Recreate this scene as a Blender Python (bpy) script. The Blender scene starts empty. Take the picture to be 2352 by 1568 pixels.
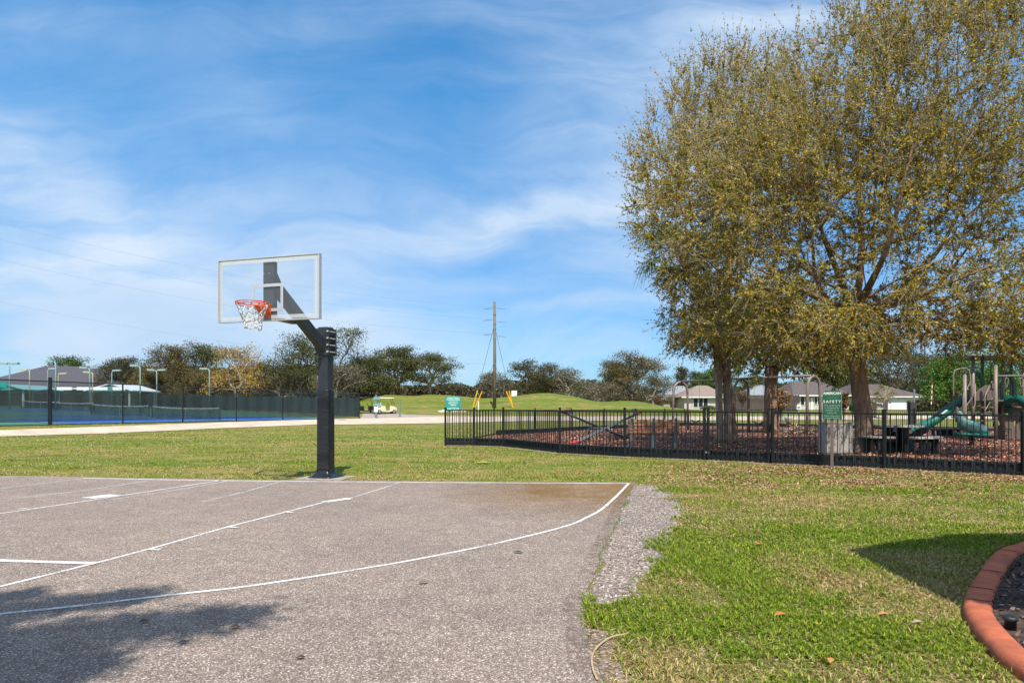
import bpy, math, random
import numpy as np
from mathutils import Vector, Matrix, noise
R = math.radians
rng = np.random.default_rng(7)
random.seed(7)
SC = bpy.context.scene
COL = SC.collection
CAMZ, FPX, HX, HY = 1.3, 1568.0, 1176.0, 940.0     # camera height, focal length and principal column / horizon row measured on the photo

# ------------------------------------------------------------------ terrain
BASE = np.array([(-50,0),(0,0),(13,0),(16,.07),(22,.1),(50,.1),(66,.15),(75,.55),(80,.9),(95,1.0),(140,1.2),(400,1.3),(3000,1.3)],float)
RIDGE = np.array([(780,0),(815,.3),(848,1.95),(893,2.62),(955,2.4),(986,2.65),(1039,2.5),(1098,2.05),(1140,2.05),(1194,2.5),(1235,2.85),(1265,2.85),(1313,2.4),(1352,1.7),(1382,1.45),(1438,1.65),(1467,1.5),(1506,.85),(1535,.55),(1575,.2),(1640,0)],float)
TC = np.array((-14.5,64.8)); TD = np.array((.371,.929)); TN = np.array((-.929,.371))   # tennis enclosure: corner, fence direction, inward normal
def sst(a,b,x):
    t = np.clip((x-a)/(b-a),0,1); return t*t*(3-2*t)
def gz(x,y):
    x = np.asarray(x,float); y = np.asarray(y,float)
    b = np.interp(y,BASE[:,0],BASE[:,1])
    px = HX+FPX*x/110.0
    b = b+np.interp(px,RIDGE[:,0],RIDGE[:,1])*np.exp(-((y-110)/15.0)**2)
    rx, ry = x-TC[0], y-TC[1]
    s = rx*TN[0]+ry*TN[1]
    s2 = (rx*-.793+ry*-.61)*-1.0      # beyond the far side fence
    nx, ny = .793, .61
    out2 = rx*nx+ry*ny
    d = np.maximum(-s,out2)
    w = 1-sst(0,6,d)
    zt = .42+.02*np.clip(s,0,90)
    w = w*sst(22,30,y)
    return b*(1-w)+zt*w
def gh(x,y): return float(gz(x,y))
def at(px,py,zoff=0.0):
    """point where the sight line of photo pixel (px,py) meets the terrain"""
    dx, dz = (px-HX)/FPX, (HY-py)/FPX
    lo = .5
    for i in range(4000):
        hi = lo*1.004+.002
        if CAMZ+dz*hi <= gh(dx*hi,hi):
            for _ in range(25):
                m = .5*(lo+hi)
                if CAMZ+dz*m <= gh(dx*m,m): hi = m
                else: lo = m
            return Vector((dx*hi,hi,gh(dx*hi,hi)+zoff))
        lo = hi
        if lo > 600: break
    return Vector((dx*lo,lo,gh(dx*lo,lo)+zoff))
def PT(px,py,D): return Vector(((px-HX)/FPX*D, D, CAMZ+(HY-py)/FPX*D))
def GX(px,D):
    x = (px-HX)/FPX*D
    return Vector((x,D,gh(x,D)))

# ------------------------------------------------------------------ objects
def tagit(o,label=None,cat=None,group=None,kind=None):
    if label: o['label'] = label
    if cat: o['category'] = cat
    if group: o['group'] = group
    if kind: o['kind'] = kind
    return o
def thing(name,label,cat,loc=(0,0,0),rz=0,group=None):
    o = bpy.data.objects.new(name,None); COL.objects.link(o)
    o.location = loc; o.rotation_euler = (0,0,rz); o.empty_display_size = .2
    return tagit(o,label,cat,group)
def link(name,me,mat,parent=None):
    o = bpy.data.objects.new(name,me); COL.objects.link(o)
    if mat: me.materials.append(mat)
    if parent: o.parent = parent
    return o
class MB:
    def __init__(s): s.v=[]; s.f=[]; s.m=Matrix()
    def add(s,vs,fs):
        n=len(s.v); s.v += [tuple(s.m@Vector(p)) for p in vs]; s.f += [tuple(n+i for i in f) for f in fs]; return s
    def box(s,c,d,rz=0,rx=0,ry=0):
        M = Matrix.Translation(c)@Matrix.Rotation(rz,4,'Z')@Matrix.Rotation(ry,4,'Y')@Matrix.Rotation(rx,4,'X')
        x,y,z = d[0]/2,d[1]/2,d[2]/2
        vs=[M@Vector((i*x,j*y,k*z)) for i in(-1,1) for j in(-1,1) for k in(-1,1)]
        return s.add(vs,[(0,1,3,2),(4,6,7,5),(0,4,5,1),(2,3,7,6),(0,2,6,4),(1,5,7,3)])
    def beam(s,a,b,w,h,up=(0,0,1)):
        a=Vector(a);b=Vector(b);d=(b-a).normalized();up=Vector(up)
        sd=d.cross(up)
        if sd.length<1e-4: sd=d.cross(Vector((1,0,0)))
        sd.normalize();u=sd.cross(d).normalized()
        vs=[p+sd*(i*w/2)+u*(j*h/2) for p in(a,b) for i,j in((-1,-1),(1,-1),(1,1),(-1,1))]
        return s.add(vs,[(3,2,1,0),(4,5,6,7),(0,1,5,4),(1,2,6,5),(2,3,7,6),(3,0,4,7)])
    def tube(s,pts,r,n=8,cap=True,sq=1.0,closed=False):
        pts=[Vector(p) for p in pts]; k=len(pts)
        rs = r if isinstance(r,(list,tuple,np.ndarray)) else [r]*k
        vs=[];u=None
        for i,p in enumerate(pts):
            if closed: t=(pts[(i+1)%k]-pts[i-1])
            else: t=(pts[min(i+1,k-1)]-pts[max(i-1,0)])
            t.normalize()
            if u is None:
                u=t.cross(Vector((0,0,1)))
                if u.length<.05: u=t.cross(Vector((0,1,0)))
            u=(u-t*u.dot(t)).normalized(); w=t.cross(u)
            for j in range(n):
                a=2*math.pi*j/n
                vs.append(p+(u*math.cos(a)+w*math.sin(a)*sq)*rs[i])
        fs=[]
        for i in range(k if closed else k-1):
            a=i*n;b=((i+1)%k)*n
            fs+=[(a+j,a+(j+1)%n,b+(j+1)%n,b+j) for j in range(n)]
        if cap and not closed: fs+=[tuple(range(n-1,-1,-1)),tuple((k-1)*n+j for j in range(n))]
        return s.add(vs,fs)
    def prism(s,poly,ax,t):
        """poly: 3-D points, extruded by vector ax*t"""
        n=len(poly);e=Vector(ax)*t
        vs=[Vector(p) for p in poly]+[Vector(p)+e for p in poly]
        return s.add(vs,[tuple(range(n-1,-1,-1)),tuple(range(n,2*n))]+[(i,(i+1)%n,n+(i+1)%n,n+i) for i in range(n)])
    def ball(s,c,r,n=10,m=6):
        r = r if isinstance(r,(list,tuple)) else (r,r,r)
        c=Vector(c);vs=[c+Vector((0,0,-r[2]))]
        for i in range(1,m):
            ph=-math.pi/2+math.pi*i/m
            for j in range(n):
                a=2*math.pi*j/n; vs.append(c+Vector((r[0]*math.cos(ph)*math.cos(a),r[1]*math.cos(ph)*math.sin(a),r[2]*math.sin(ph))))
        vs.append(c+Vector((0,0,r[2])));L=len(vs)-1
        fs=[(0,1+(j+1)%n,1+j) for j in range(n)]
        for i in range(m-2):
            a=1+i*n;b=a+n; fs+=[(a+j,a+(j+1)%n,b+(j+1)%n,b+j) for j in range(n)]
        a=1+(m-2)*n; fs+=[(a+j,a+(j+1)%n,L) for j in range(n)]
        return s.add(vs,fs)
    def loft(s,rings,cap=True):
        n=len(rings[0]);vs=[p for r_ in rings for p in r_];fs=[]
        for i in range(len(rings)-1):
            a=i*n;b=a+n; fs+=[(a+j,a+(j+1)%n,b+(j+1)%n,b+j) for j in range(n)]
        if cap: fs+=[tuple(range(n-1,-1,-1)),tuple((len(rings)-1)*n+j for j in range(n))]
        return s.add(vs,fs)
    def build(s,name,mat,parent=None,smooth=False,bevel=0):
        me=bpy.data.meshes.new(name); me.from_pydata(s.v,[],s.f); me.validate()
        o=link(name,me,mat,parent)
        if smooth: me.polygons.foreach_set('use_smooth',[True]*len(me.polygons))
        if bevel:
            b=o.modifiers.new('bevel','BEVEL'); b.width=bevel; b.segments=2; b.limit_method='ANGLE'
        return o
def big(name,V,F,mat,parent=None,col=None,smooth=False):
    """one mesh from numpy arrays; F is (n,k)"""
    me=bpy.data.meshes.new(name); V=np.asarray(V,np.float32); F=np.asarray(F,np.int32); n,k=F.shape
    me.vertices.add(len(V)); me.vertices.foreach_set('co',V.ravel())
    me.loops.add(n*k); me.loops.foreach_set('vertex_index',F.ravel())
    me.polygons.add(n); me.polygons.foreach_set('loop_start',np.arange(0,n*k,k,dtype=np.int32))
    me.update(calc_edges=True)
    if smooth: me.polygons.foreach_set('use_smooth',np.ones(n,bool))
    if col is not None:
        a=me.color_attributes.new('tint','FLOAT_COLOR','POINT')
        c=np.ones((len(V),4),np.float32); c[:,:col.shape[1]]=col; a.data.foreach_set('color',c.ravel())
    return link(name,me,mat,parent)
def unit(a): return a/np.maximum(np.linalg.norm(a,axis=-1,keepdims=True),1e-9)
def quads(C,U,W,fold=0.0):
    """leaf-like rhombs: centres, long half axes, short half axes"""
    V=np.stack([C-U,C+W-U*.1,C+U,C-W-U*.1],1).reshape(-1,3)
    return V,np.arange(len(V)).reshape(-1,4)
def cards(C,L,Wd,flat=None,g=rng):
    n=len(C); u=unit(g.normal(size=(n,3)));
    if flat is not None: u=unit(u*np.array((1,1,flat)))
    w=unit(np.cross(u,g.normal(size=(n,3))))
    return quads(C,u*(np.asarray(L).reshape(-1,1)/2),w*(np.asarray(Wd).reshape(-1,1)/2))
def prisms(A,B,ra,rb,n=5):
    """many tapered twig segments in one mesh"""
    A=np.asarray(A,float);B=np.asarray(B,float);d=unit(B-A)
    ref=np.where(np.abs(d[:,2:3])>.9,np.array([[1.,0,0]]),np.array([[0,0,1.]]))
    u=unit(np.cross(d,ref));w=np.cross(d,u)
    ang=np.arange(n)*2*math.pi/n
    ring=u[:,None]*np.cos(ang)[None,:,None]+w[:,None]*np.sin(ang)[None,:,None]
    V=np.concatenate([A[:,None]+ring*np.asarray(ra).reshape(-1,1,1),B[:,None]+ring*np.asarray(rb).reshape(-1,1,1)],1)
    m=len(A);base=(np.arange(m)*2*n)[:,None,None]
    j=np.arange(n);f=np.stack([j,(j+1)%n,n+(j+1)%n,n+j],1)[None]
    return V.reshape(-1,3),(base+f).reshape(-1,4)
def dup(o,parent=None,loc=None,rz=None,label=None):
    c=o.copy(); COL.objects.link(c)
    if parent: c.parent=parent
    if loc is not None: c.location=loc
    if rz is not None: c.rotation_euler=(0,0,rz)
    if label: c['label']=label
    for ch in list(o.children): dup(ch,c)
    return c

# ------------------------------------------------------------------ materials
def mat(name,col,rough=.6,metal=0.0,var=0.0,scale=8.0,bump=0.0,bscale=60.0,col2=None,spec=.5,stretch=None):
    m=bpy.data.materials.new(name); m.use_nodes=True; nt=m.node_tree; b=nt.nodes['Principled BSDF']
    b.inputs['Base Color'].default_value=(*col,1); b.inputs['Roughness'].default_value=rough
    b.inputs['Metallic'].default_value=metal; b.inputs['Specular IOR Level'].default_value=spec
    N=nt.nodes.new; L=nt.links.new
    tc=N('ShaderNodeTexCoord'); mp=N('ShaderNodeMapping'); L(tc.outputs['Object'],mp.inputs[0])
    if stretch: mp.inputs['Scale'].default_value=stretch
    if var or col2:
        t=N('ShaderNodeTexNoise'); t.inputs['Scale'].default_value=scale; t.inputs['Detail'].default_value=8; t.inputs['Roughness'].default_value=.65
        L(mp.outputs[0],t.inputs['Vector'])
        r=N('ShaderNodeValToRGB'); L(t.outputs['Fac'],r.inputs[0])
        c2=col2 or tuple(max(0,c*(1-var)) for c in col); c1=col if col2 else tuple(min(1,c*(1+var*.6)) for c in col)
        r.color_ramp.elements[0].position=.36; r.color_ramp.elements[1].position=.64
        r.color_ramp.elements[0].color=(*c2,1); r.color_ramp.elements[1].color=(*c1,1)
        L(r.outputs[0],b.inputs['Base Color'])
    if bump:
        t=N('ShaderNodeTexNoise'); t.inputs['Scale'].default_value=bscale; t.inputs['Detail'].default_value=6
        L(mp.outputs[0],t.inputs['Vector'])
        bp=N('ShaderNodeBump'); bp.inputs['Strength'].default_value=bump; bp.inputs['Distance'].default_value=.02
        L(t.outputs['Fac'],bp.inputs['Height']); L(bp.outputs[0],b.inputs['Normal'])
    return m
def ramp(nt,fac,els):
    r=nt.nodes.new('ShaderNodeValToRGB'); cr=r.color_ramp
    while len(cr.elements)<len(els): cr.elements.new(.5)
    for e,(p,c) in zip(cr.elements,els): e.position=p; e.color=(*c,1) if len(c)==3 else c
    nt.links.new(fac,r.inputs[0]); return r.outputs[0]
def mixc(nt,a,b,f,mode='MIX'):
    n=nt.nodes.new('ShaderNodeMix'); n.data_type='RGBA'; n.blend_type=mode
    for s,v in ((6,a),(7,b),(0,f)):
        if isinstance(v,(int,float)): n.inputs[s].default_value=v
        elif isinstance(v,tuple): n.inputs[s].default_value=(*v,1)
        else: nt.links.new(v,n.inputs[s])
    return n.outputs[2]
def nz(nt,vec,scale,detail=6,rough=.6,dist=0.0):
    t=nt.nodes.new('ShaderNodeTexNoise'); t.inputs['Scale'].default_value=scale; t.inputs['Detail'].default_value=detail
    t.inputs['Roughness'].default_value=rough; t.inputs['Distortion'].default_value=dist; nt.links.new(vec,t.inputs['Vector']); return t.outputs['Fac']
def mapp(nt,vec,scale=(1,1,1),rot=0.0,loc=(0,0,0)):
    m=nt.nodes.new('ShaderNodeMapping'); m.inputs['Scale'].default_value=scale; m.inputs['Rotation'].default_value=(0,0,rot); m.inputs['Location'].default_value=loc
    nt.links.new(vec,m.inputs[0]); return m.outputs[0]
def mth(nt,op,a,b=0.0,clamp=False):
    n=nt.nodes.new('ShaderNodeMath'); n.operation=op; n.use_clamp=clamp
    for i,v in ((0,a),(1,b)):
        if isinstance(v,(int,float)): n.inputs[i].default_value=v
        else: nt.links.new(v,n.inputs[i])
    return n.outputs[0]
def base(name,rough=.9):
    m=bpy.data.materials.new(name); m.use_nodes=True; nt=m.node_tree; b=nt.nodes['Principled BSDF']; b.inputs['Roughness'].default_value=rough; b.inputs['Specular IOR Level'].default_value=.18
    tc=nt.nodes.new('ShaderNodeTexCoord'); return m,nt,b,tc.outputs['Object']
def bumpn(nt,b,h,st=.5,dist=.02):
    bp=nt.nodes.new('ShaderNodeBump'); bp.inputs['Strength'].default_value=st; bp.inputs['Distance'].default_value=dist
    nt.links.new(h,bp.inputs['Height']); nt.links.new(bp.outputs[0],b.inputs['Normal'])

def lawn_mat():
    m,nt,b,o=base('lawn_ground')
    big_=nz(nt,mapp(nt,o,(.35,1,1)),.28,5,.6); mid=nz(nt,mapp(nt,o,(.6,1,1)),1.6,6,.65); fine=nz(nt,o,26,8,.75); vf=nz(nt,o,95,4,.8)
    green=ramp(nt,fine,[(.3,(.045,.072,.008)),(.5,(.125,.175,.016)),(.7,(.24,.27,.035))])
    straw=ramp(nt,fine,[(.3,(.16,.105,.035)),(.55,(.37,.27,.095)),(.75,(.50,.39,.17))])
    f=mth(nt,'ADD',mth(nt,'MULTIPLY',big_,.5),mth(nt,'MULTIPLY',mid,.5))
    sy=nt.nodes.new('ShaderNodeSeparateXYZ');nt.links.new(o,sy.inputs[0])
    far=nt.nodes.new('ShaderNodeMapRange');far.inputs[1].default_value=75;far.inputs[2].default_value=95;far.inputs[3].default_value=0;far.inputs[4].default_value=-.03;nt.links.new(sy.outputs[1],far.inputs[0])
    f=mth(nt,'ADD',f,far.outputs[0]);f=ramp(nt,f,[(.45,(0,0,0)),(.57,(.85,.85,.85))])
    c=mixc(nt,green,straw,f)
    sp=ramp(nt,vf,[(.35,(.55,.55,.55)),(.65,(1.25,1.25,1.25))])
    c=mixc(nt,c,sp,1.0,'MULTIPLY')
    nt.links.new(c,b.inputs['Base Color']); bumpn(nt,b,fine,.6,.03); return m
def asphalt_mat(name='court_asphalt',stain=True,dark=1.0,sc=125):
    m,nt,b,o=base(name,.85)
    v=nt.nodes.new('ShaderNodeTexVoronoi'); v.inputs['Scale'].default_value=sc; nt.links.new(o,v.inputs['Vector'])
    sep=nt.nodes.new('ShaderNodeSeparateColor'); nt.links.new(v.outputs['Color'],sep.inputs[0])
    d=dark
    c=ramp(nt,sep.outputs[0],[(0,(.215*d,.17*d,.145*d)),(.3,(.275*d,.215*d,.18*d)),(.6,(.355*d,.28*d,.225*d)),(.8,(.40*d,.33*d,.28*d)),(.93,(.60*d,.53*d,.47*d)),(1,(.84*d,.76*d,.66*d))])
    edge=ramp(nt,v.outputs['Distance'],[(.35,(1,1,1)),(.75,(.50,.47,.46))])
    c=mixc(nt,c,edge,1.0,'MULTIPLY')
    lg=nz(nt,o,.5,6,.6); c=mixc(nt,c,ramp(nt,lg,[(.3,(.84,.84,.86)),(.7,(1.1,1.08,1.04))]),1.0,'MULTIPLY')
    n2=nz(nt,o,4,6,.6); c=mixc(nt,c,ramp(nt,n2,[(.3,(.88,.88,.88)),(.7,(1.08,1.08,1.08))]),1.0,'MULTIPLY')
    if stain:   # rusty damp patch near the far right corner of the court
        g=nt.nodes.new('ShaderNodeTexGradient'); g.gradient_type='SPHERICAL'
        nt.links.new(mapp(nt,o,(.42,.30,0.0001),0,(-1.05*.42*1.0,-11.0*.30,0)),g.inputs[0])
        f=mth(nt,'MULTIPLY',g.outputs[0],ramp(nt,nz(nt,o,1.3,6,.7),[(.3,(.2,.2,.2)),(.6,(1,1,1))]),True)
        f=mth(nt,'MULTIPLY',f,1.5,True)
        c=mixc(nt,c,mixc(nt,c,(.74,.56,.27),1.0,'MULTIPLY'),f)
    nt.links.new(c,b.inputs['Base Color']); bumpn(nt,b,v.outputs['Distance'],.5,.006); return m
def leaf_mat(name,gain=1.0,trans=.35,rough=.55):
    m,nt,b,o=base(name,rough)
    a=nt.nodes.new('ShaderNodeVertexColor'); a.layer_name='tint'
    nt.links.new(a.outputs[0],b.inputs['Base Color'])
    if trans:
        t=nt.nodes.new('ShaderNodeBsdfTranslucent'); nt.links.new(a.outputs[0],t.inputs[0])
        mx=nt.nodes.new('ShaderNodeMixShader'); mx.inputs[0].default_value=trans
        nt.links.new(b.outputs[0],mx.inputs[1]); nt.links.new(t.outputs[0],mx.inputs[2])
        nt.links.new(mx.outputs[0],nt.nodes['Material Output'].inputs[0])
    return m
def bark_mat(name,c1,c2,scale=6,st=.9):
    m,nt,b,o=base(name,.95)
    n=nz(nt,mapp(nt,o,(3,3,.5)),scale,8,.7,.6); c=ramp(nt,n,[(.3,c2),(.62,c1)])
    c=mixc(nt,c,ramp(nt,nz(nt,o,2.2,5,.6),[(.3,(.7,.7,.7)),(.7,(1.2,1.17,1.12))]),1.0,'MULTIPLY')
    nt.links.new(c,b.inputs['Base Color']); bumpn(nt,b,n,st,.04); return m
def see_mat(name,col,alpha,rough=.8,pattern=None,tint=None):
    """cloth or mesh partly seen through"""
    m,nt,b,o=base(name,rough); b.inputs['Base Color'].default_value=(*col,1)
    t=nt.nodes.new('ShaderNodeBsdfTransparent'); mx=nt.nodes.new('ShaderNodeMixShader')
    if tint: t.inputs[0].default_value=(*tint,1)
    if pattern=='diamond':
        uv=nt.nodes.new('ShaderNodeUVMap').outputs[0]; s=nt.nodes.new('ShaderNodeSeparateXYZ'); nt.links.new(uv,s.inputs[0])
        fs=[]
        for op in('ADD','SUBTRACT'):
            k=mth(nt,op,s.outputs[0],s.outputs[1]); k=mth(nt,'MULTIPLY',k,9.0); k=mth(nt,'FRACT',k); k=mth(nt,'SUBTRACT',k,.5); k=mth(nt,'ABSOLUTE',k); fs.append(mth(nt,'LESS_THAN',k,alpha))
        f=mth(nt,'MAXIMUM',fs[0],fs[1]); nt.links.new(f,mx.inputs[0])
    elif pattern=='cloth':
        n=nz(nt,o,2.2,5,.6); f=mth(nt,'ADD',mth(nt,'MULTIPLY',n,.05),alpha-.025,True); nt.links.new(f,mx.inputs[0])
        c=mixc(nt,col,tuple(x*1.18 for x in col),n); nt.links.new(c,b.inputs['Base Color'])
    else: mx.inputs[0].default_value=alpha
    nt.links.new(t.outputs[0],mx.inputs[1]); nt.links.new(b.outputs[0],mx.inputs[2])
    nt.links.new(mx.outputs[0],nt.nodes['Material Output'].inputs[0]); return m
def worn_mat(name,col,lo=.42,hi=.52,sc=35):
    m,nt,b,o=base(name,.8); b.inputs['Base Color'].default_value=(*col,1)
    v=nz(nt,o,sc,6,.75); v2=nz(nt,o,3,4,.6); f=mth(nt,'ADD',mth(nt,'MULTIPLY',v,.7),mth(nt,'MULTIPLY',v2,.3))
    f=ramp(nt,f,[(lo,(0,0,0)),(hi,(1,1,1))])
    t=nt.nodes.new('ShaderNodeBsdfTransparent'); mx=nt.nodes.new('ShaderNodeMixShader'); nt.links.new(f,mx.inputs[0])
    nt.links.new(t.outputs[0],mx.inputs[1]); nt.links.new(b.outputs[0],mx.inputs[2]); nt.links.new(mx.outputs[0],nt.nodes['Material Output'].inputs[0]); return m

M={}
M['lawn']=lawn_mat(); M['asphalt']=asphalt_mat()
M['gravel']=asphalt_mat('grey_gravel',False,.98,60)
M['line']=worn_mat('worn_white_paint',(.78,.77,.75),.385,.53,60); M['faint']=worn_mat('faded_white_paint',(.66,.65,.62),.42,.60,60)
M['stain']=worn_mat('damp_stain',(.15,.12,.10),.46,.80,14)
M['path']=mat('pale_shell_path',(.56,.455,.345),.95,var=.22,scale=1.2,bump=.4,bscale=30)
M['pinkgravel']=mat('pink_gravel_lot',(.36,.29,.25),.95,var=.35,scale=6,bump=.5,bscale=20)
M['sand']=mat('sandy_edge',(.40,.31,.24),.95,var=.3,scale=5,bump=.5,bscale=40,col2=(.22,.15,.10))
M['mulch']=mat('red_rubber_mulch',(.19,.082,.052),.9,scale=14,bump=1,bscale=30,col2=(.06,.022,.018))
M['soil']=mat('dark_bark_mulch',(.09,.055,.040),.95,scale=20,bump=1,bscale=40,col2=(.020,.013,.011))
M['terra']=mat('terracotta_concrete',(.54,.14,.055),.85,scale=7,bump=.4,bscale=120,col2=(.33,.085,.042))
M['conc']=mat('grey_concrete',(.33,.29,.235),.9,var=.25,scale=6,bump=.3,bscale=60)
M['bolt']=mat('bright_zinc',(.55,.56,.57),.4,.4,var=.1)
M['slate']=mat('slate_powder_coat',(.026,.031,.038),.38,var=.25,scale=5,bump=.05,bscale=300,spec=.5)
M['vinyl']=mat('black_vinyl',(.012,.014,.018),.30,var=.3,scale=3,bump=.9,bscale=6,spec=.6,stretch=(1,1,3))
M['steel']=mat('galvanised_steel',(.42,.43,.44),.42,.9,var=.2,scale=20)
M['alu']=mat('white_aluminium',(.52,.55,.58),.38,.3,var=.08,scale=4)
M['white']=mat('white_paint',(.78,.78,.76),.5,var=.06,scale=5)
M['orange']=mat('orange_powder_coat',(.72,.085,.018),.42,var=.2,scale=12)
M['net']=mat('white_cord',(.62,.62,.60),.9,var=.25,scale=40)
M['fence']=mat('black_green_aluminium',(.007,.011,.012),.45,var=.2,scale=4,spec=.3)
M['blackplastic']=mat('black_recycled_plastic',(.016,.018,.020),.55,var=.3,scale=10,bump=.3,bscale=50)
M['bench']=mat('brown_recycled_plank',(.38,.18,.10),.7,var=.25,scale=3,bump=.25,bscale=40,stretch=(.3,3,3))
M['galv']=mat('grey_post',(.12,.15,.16),.5,.3,var=.2,scale=6)
M['taupe']=mat('taupe_powder_coat',(.23,.18,.155),.45,var=.12,scale=4)
M['brownpl']=mat('brown_plastic',(.14,.10,.085),.55,var=.15,scale=4)
M['teal']=mat('green_moulded_plastic',(.012,.13,.10),.33,var=.2,scale=3)
M['paleteal']=mat('sun_faded_teal_plastic',(.22,.36,.35),.35,scale=4,col2=(.06,.22,.20))
M['red']=mat('red_plastic_seat',(.55,.04,.05),.45,var=.15,scale=8)
M['tabletop']=mat('weathered_grey_plank',(.46,.41,.36),.75,var=.3,scale=3,bump=.2,bscale=40,stretch=(.5,4,4))
M['boxgrey']=mat('grey_beige_plastic',(.33,.30,.26),.55,var=.1,scale=3)
M['sign']=mat('dark_green_sign_face',(.012,.085,.045),.45,var=.12,scale=6)
M['signteal']=mat('teal_sign_face',(.010,.29,.25),.45,var=.08,scale=4)
M['greypost']=mat('grey_green_post',(.12,.20,.21),.6,var=.15,scale=6)
M['polewood']=mat('weathered_pole_wood',(.24,.185,.13),.9,scale=3,bump=.5,bscale=30,col2=(.12,.085,.06),stretch=(4,4,.4))
M['yellow']=mat('yellow_guy_guard',(.80,.40,.01),.5,var=.08,scale=4)
M['wire']=mat('dark_wire',(.05,.055,.06),.6,.3,var=.1)
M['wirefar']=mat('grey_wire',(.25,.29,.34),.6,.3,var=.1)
M['tennisgreen']=mat('green_court_coating',(.055,.19,.115),.8,var=.15,scale=.8)
M['tennisblue']=mat('blue_court_coating',(.012,.10,.42),.75,var=.12,scale=.8)
M['courtline']=mat('court_line_paint',(.75,.76,.78),.8,var=.05)
M['screen']=see_mat('dark_green_windscreen',(.036,.054,.056),.72,.85,'cloth')
M['screenfar']=see_mat('dense_dark_windscreen',(.036,.054,.056),.88,.85,'cloth')
M['chain']=see_mat('black_chain_link',(.02,.025,.028),.05,.5,'diamond')
M['netmesh']=see_mat('black_net_mesh',(.02,.03,.03),.45)
M['lamp']=mat('pale_green_lamp_metal',(.30,.40,.36),.5,.1,var=.12)
M['lampyellow']=mat('faded_yellow_lamp_metal',(.52,.44,.25),.5,.1,var=.12)
M['shingle']=mat('dark_grey_shingle',(.075,.070,.085),.9,var=.25,scale=3,bump=.3,bscale=14)
M['shinglegrey']=mat('pale_grey_shingle',(.24,.26,.28),.9,var=.12,scale=2)
M['shingletan']=mat('tan_shingle',(.25,.19,.155),.9,var=.15,scale=2)
M['shinglebrown']=mat('brown_shingle',(.11,.085,.08),.9,var=.2,scale=2)
M['whiteroof']=mat('white_metal_roof',(.60,.66,.68),.5,.1,var=.08,scale=2)
M['tealroof']=mat('teal_metal_roof',(.17,.34,.33),.5,.1,var=.1,scale=2)
M['stucco']=mat('cream_stucco',(.52,.48,.40),.9,var=.08,scale=1)
M['stuccowhite']=mat('white_stucco',(.66,.68,.70),.9,var=.06,scale=1)
M['stuccobeige']=mat('beige_stucco',(.40,.33,.27),.9,var=.1,scale=1)
M['darkglass']=mat('dark_window_glass',(.018,.026,.034),.12,var=.2,scale=2,spec=.6)
M['tealwall']=mat('teal_gable_wall',(.08,.22,.20),.8,var=.1)
M['woodfence']=mat('dark_weathered_boards',(.075,.058,.050),.95,var=.35,scale=3,stretch=(6,6,.6))
M['tyre']=mat('black_rubber',(.015,.015,.016),.8,var=.2)
M['rim']=mat('silver_wheel',(.5,.51,.53),.3,.8,var=.1)
M['cream']=mat('cream_cart_paint',(.68,.60,.38),.3,var=.06)
M['blackpaint']=mat('black_cart_paint',(.012,.012,.015),.25,var=.2)
M['seatwhite']=mat('white_seat_vinyl',(.7,.69,.66),.5,var=.06)
M['rock']=mat('white_rock',(.66,.64,.60),.9,var=.2,scale=8,bump=.5,bscale=20)
M['darkpost']=mat('dark_timber_post',(.045,.04,.038),.9,var=.3,scale=4,stretch=(5,5,.5))
M['leaf']=leaf_mat('leaf_tissue'); M['grass']=leaf_mat('grass_blade',trans=.3,rough=.6)
M['litter']=leaf_mat('dry_litter',trans=0,rough=.75)
M['bark']=bark_mat('elm_bark',(.34,.225,.16),(.11,.065,.045),5)
M['barkfar']=bark_mat('oak_bark',(.15,.125,.105),(.05,.04,.034),3)
M['twig']=mat('pale_twig',(.34,.285,.235),.9,var=.3,scale=9)
M['palmbark']=bark_mat('palm_bark',(.44,.345,.28),(.17,.115,.085),4)
M['barkpale']=bark_mat('pale_bark',(.42,.36,.29),(.2,.16,.12),3)
SKY_BLOBS=[(1150,810,1300,95,0,.42),(1950,760,600,170,0,.55),(420,760,560,80,0,.5),(1500,480,260,120,8,.35),(230,640,470,170,-4,.9),(40,350,300,100,-14,.55),(330,560,800,240,-6,.16),(60,90,170,60,8,.35),(1120,515,430,44,12,1.05),(960,470,330,75,8,.35),
 (560,300,200,120,-30,.22),(1430,250,330,200,20,.35),(1850,120,500,260,0,.45),(1000,640,330,30,4,.30),(1300,690,240,24,3,.45),(320,800,500,60,0,.35),(1450,620,220,70,6,.25),(820,720,300,50,0,.2),(1700,60,260,60,10,.3),(850,70,420,60,6,.22)]
SKY_BASE=.18
SKY_TINT=(.80,1.22,1.45)
EXPO=0.42
# ------------------------------------------------------------------ setting
from mathutils.geometry import delaunay_2d_cdt
def inpoly(x,y,poly):
    x=np.asarray(x);y=np.asarray(y);ins=np.zeros(x.shape,bool);n=len(poly)
    for i in range(n):
        x1,y1=poly[i][:2];x2,y2=poly[(i+1)%n][:2]
        if y1==y2: continue
        c=((y1>y)!=(y2>y))&(x<(x2-x1)*(y-y1)/(y2-y1)+x1); ins^=c
    return ins
def rough(poly,step=.5,amp=0.0,g=None):
    out=[];n=len(poly)
    for i in range(n):
        a=np.array(poly[i][:2]);b=np.array(poly[(i+1)%n][:2]);L=np.linalg.norm(b-a);k=max(1,int(L/step))
        for j in range(k):
            p=a+(b-a)*j/k
            if amp:
                q=noise.noise_vector(Vector((p[0]*2.3,p[1]*2.3,5)));p=p+np.array((q[0],q[1]))*amp
            out.append((p[0],p[1]))
    return out
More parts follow.
